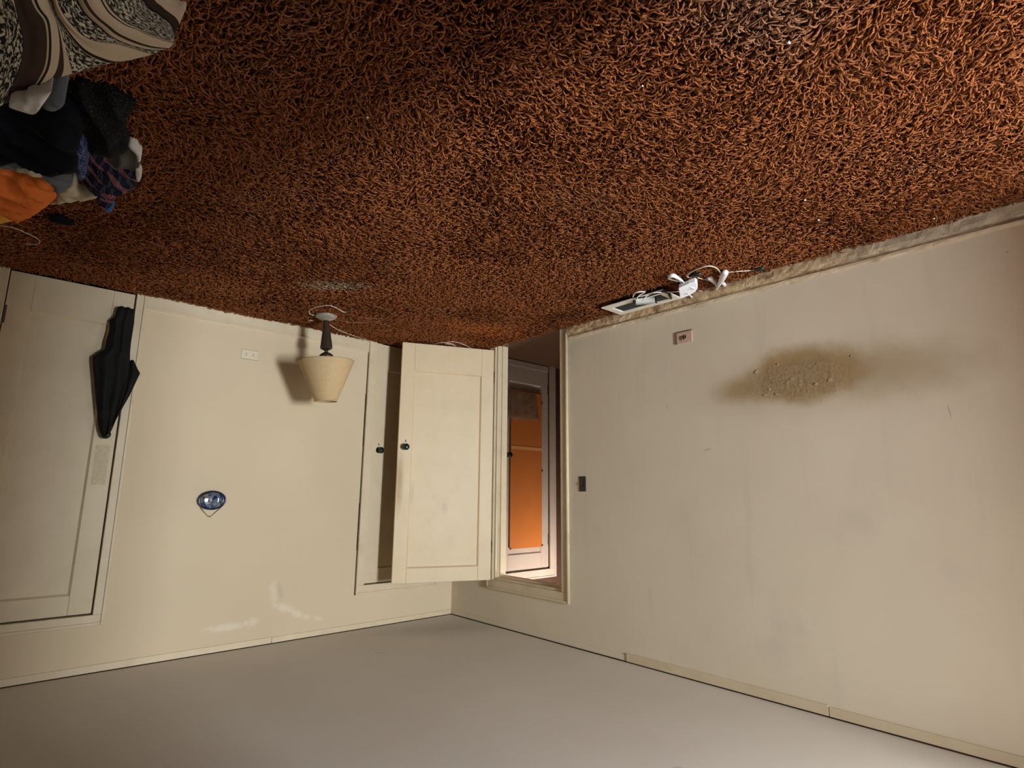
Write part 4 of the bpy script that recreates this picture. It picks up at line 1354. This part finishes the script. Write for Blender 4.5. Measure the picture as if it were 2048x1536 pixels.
garment('sock', 'slate grey sock next to the white undershirt', 'clothes', Z([(88, 206), (106, 190), (128, 200), (126, 212), (108, 223), (88, 218)], 0.15, 0.16), 'greycloth', 33, 0.014, 60, 0.8, 0.012, G)
garment('pillowcase', 'blue and white mottled pillowcase edge in the heap', 'clothes', Z([(138, 292), (152, 290), (168, 305), (172, 330), (172, 352), (160, 362), (150, 345), (142, 320)], 0.13, 0.12), 'bluepattern', 41, 0.012, 24, 0.8, 0.02, G)
garment('jacket', 'olive grey jacket hem beside the plaid shirt', 'clothes', Z([(212, 314), (240, 303), (262, 294), (280, 312), (279, 332), (268, 345), (245, 342), (225, 335)], 0.05, 0.05), 'olivegrey', 47, 0.016, 44, 0.2, 0.01, G)
garment('jacket_piping', 'white piped edge sticking out from the olive jacket', 'clothes', Z([(256, 289), (264, 291), (276, 303), (282, 315), (280, 324), (275, 322), (272, 310), (258, 296)], 0.06, 0.075), 'whitecloth', 53, 0.003, 30, 0.2, 0.006, G)
garment('plaid_shirt', 'dark plaid shirt with pink and white lines in the heap', 'clothes', Z([(160, 318), (178, 305), (212, 312), (235, 332), (268, 340), (278, 352), (272, 372), (258, 384), (240, 392), (228, 398), (222, 412), (208, 418), (192, 398), (172, 372), (160, 350)], 0.05, 0.04), 'plaid', 59, 0.028, 42, 1.1, 0.02, G)
garment('shirt_cuff', 'cream shirt cuff at the outer corner of the heap', 'clothes', Z([(272, 338), (278, 342), (283, 352), (278, 363), (273, 360), (271, 348)], 0.055, 0.065), 'whitecloth', 61, 0.003, 30, 0.2, 0.006, G)
garment('sweatshirt', 'slate grey sweatshirt between trousers and beige towel', 'clothes', Z([(-70, 300), (0, 305), (42, 312), (76, 330), (112, 337), (142, 346), (146, 362), (136, 378), (112, 386), (92, 356), (40, 336), (-70, 330)], 0.13, 0.10), 'greycloth', 67, 0.022, 36, 1.2, 0.02, G)
garment('towel', 'beige terry towel fringed around the orange fleece', 'clothes', Z([(30, 343), (46, 335), (75, 340), (98, 350), (114, 378), (126, 372), (148, 374), (156, 390), (190, 392), (188, 398), (140, 402), (100, 410), (108, 399), (113, 386), (94, 360), (60, 349)], 0.14, 0.06), 'beige', 71, 0.014, 44, 0.5, 0.02, G)
garment('fleece', 'bright orange fleece on the clothes heap', 'clothes', Z([(-60, 335), (0, 338), (28, 350), (70, 352), (98, 362), (113, 390), (106, 402), (92, 412), (76, 424), (52, 432), (25, 428), (0, 412), (-60, 405)], 0.12, 0.09), 'orangecloth', 79, 0.040, 34, 0.9, 0.035, G)
garment('tee_shirt', 'amber yellow shirt under the orange fleece', 'clothes', Z([(-60, 424), (0, 426), (30, 424), (62, 424), (54, 432), (30, 441), (0, 447), (-60, 452)], 0.05, 0.04), 'yellowcloth', 83, 0.012, 40, 0.9, 0.02, G)
garment('scarf', 'slate green scarf end tucked below the orange fleece', 'clothes', Z([(-40, 404), (0, 408), (16, 416), (23, 424), (10, 428), (-40, 430)], 0.09, 0.08), 'slatecloth', 89, 0.006, 20, 0.9, 0.01, G)
garment('cap', 'bright blue cloth cap peeking from the plaid shirt', 'clothes', Z([(206, 416), (222, 404), (228, 402), (229, 412), (224, 422), (214, 425)], 0.03, 0.03), 'bluecloth', 97, 0.004, 20, 0.9, 0.02, G)
garment('sock', 'black sock lying alone on the carpet past the heap', 'clothes', Z([(98, 432), (118, 430), (138, 440), (148, 446), (140, 452), (120, 448), (102, 442)], 0.035, 0.035), 'navy', 101, 0.004, 20, 0.9, 0.012, G)
hg = cordthing('coat_hanger', 'pale wire coat hanger hook on carpet near the shut door', [(-30, 448), (8, 452), (28, 456), (48, 464), (66, 472), (78, 480), (78, 486), (66, 489), (52, 487)], 0.0028, 'cord', cat='hanger')


def blanket():
    # guide lines of the weave, left to right: (photo x, photo y) near -> far, near/far height
    Gd = [
        (0.00, [(-260, -160), (-200, -60), (-160, 60), (-120, 215)], 0.30, 0.10),
        (0.06, [(-30, -150), (0, -20), (8, 100), (-30, 225)], 0.31, 0.14),
        (0.13, [(5, -150), (42, 20), (60, 80), (52, 140), (18, 205)], 0.31, 0.13),
        (0.20, [(20, -150), (62, 0), (90, 50), (89, 130), (58, 184)], 0.30, 0.13),
        (0.26, [(40, -150), (80, 0), (105, 45), (106, 130), (78, 180)], 0.27, 0.13),
        (0.335, [(60, -150), (96, 0), (113, 45), (119, 95), (113, 137), (100, 160)], 0.22, 0.12),
        (0.40, [(70, -150), (102, 0), (122, 50), (150, 102), (190, 130), (215, 128)], 0.22, 0.07),
        (0.45, [(80, -150), (108, 5), (135, 55), (180, 98), (232, 116), (262, 120)], 0.235, 0.06),
        (0.485, [(90, -150), (112, 0), (150, 60), (185, 82), (240, 90), (302, 110)], 0.25, 0.05),
        (0.545, [(110, -150), (155, 0), (205, 58), (240, 82), (290, 98), (325, 100)], 0.22, 0.045),
        (0.58, [(125, -150), (172, 0), (222, 55), (255, 76), (300, 92), (338, 97)], 0.235, 0.045),
        (0.65, [(150, -150), (200, 0), (240, 45), (275, 60), (300, 72), (347, 88)], 0.22, 0.045),
        (0.76, [(185, -150), (250, 0), (290, 45), (315, 60), (335, 68), (349, 78)], 0.18, 0.042),
        (0.90, [(220, -150), (285, 0), (315, 28), (338, 46), (345, 58), (349, 70)], 0.11, 0.040),
        (1.00, [(260, -150), (330, -20), (350, 4), (366, 10), (372, 14), (372, 18)], 0.06, 0.038)]
    N = 40
    lines = []
    for s, pts, z0, z1 in Gd:
        sm_ = catmull([Vector((x, y, 0)) for x, y in pts], 8)
        acc = [0.0]
        for a, c in zip(sm_, sm_[1:]):
            acc.append(acc[-1] + (c - a).length)
        row = []
        for k in range(N + 1):
            t = acc[-1] * k / N
            i = max(0, min(len(sm_) - 2, next((q for q in range(len(acc) - 1) if acc[q + 1] >= t), len(acc) - 2)))
            f = (t - acc[i]) / max(1e-6, acc[i + 1] - acc[i])
            p = sm_[i].lerp(sm_[i + 1], f)
            q = k / N
            z = z0 + (z1 - z0) * q ** 1.5
            row.append((p.x, p.y, z, s, q))
        lines.append(row)
    SUB = 5
    rows = []
    for a, c in zip(lines, lines[1:]):
        for j in range(SUB):
            t = j / SUB
            row = []
            for pa, pc in zip(a, c):
                m_ = [pa[i] + (pc[i] - pa[i]) * t for i in range(5)]
                m_[2] += 0.010 * math.sin(PI * t) * (1 - m_[4] * 0.5) + 0.006 * noise.noise(Vector((m_[0] * 0.02, m_[1] * 0.02, 2.0)))
                row.append(m_)
            rows.append(row)
    rows.append([list(p) for p in lines[-1]])
    b = bm_new()
    uvl = b.loops.layers.uv.new('UVMap')
    V = [[b.verts.new(at(p[0], p[1], z=max(p[2], 0.03))) for p in row] for row in rows]
    uvs = {}
    for row, vr in zip(rows, V):
        for p, v in zip(row, vr):
            uvs[v] = (p[3], p[4])
    R_, C_ = len(V), len(V[0])
    for i in range(R_ - 1):
        for k in range(C_ - 1):
            b.faces.new((V[i][k], V[i + 1][k], V[i + 1][k + 1], V[i][k + 1]))
    # hem: the rim drops to the floor
    rim = [V[0][k] for k in range(C_)] + [V[i][C_ - 1] for i in range(1, R_)] + [V[R_ - 1][k] for k in range(C_ - 2, -1, -1)] + [V[i][0] for i in range(R_ - 2, 0, -1)]
    lowr = []
    for v in rim:
        q = b.verts.new((v.co.x, v.co.y, 0.008))
        uvs[q] = uvs[v]
        lowr.append(q)
    for i in range(len(rim)):
        j = (i + 1) % len(rim)
        b.faces.new((rim[i], rim[j], lowr[j], lowr[i]))
    for f in b.faces:
        for l in f.loops:
            l[uvl].uv = uvs[l.vert]
    tag(obj('striped_blanket', b, 'blanket', smooth=True), 'black and cream striped woven blanket bunched over the heap', 'blanket')


blanket()
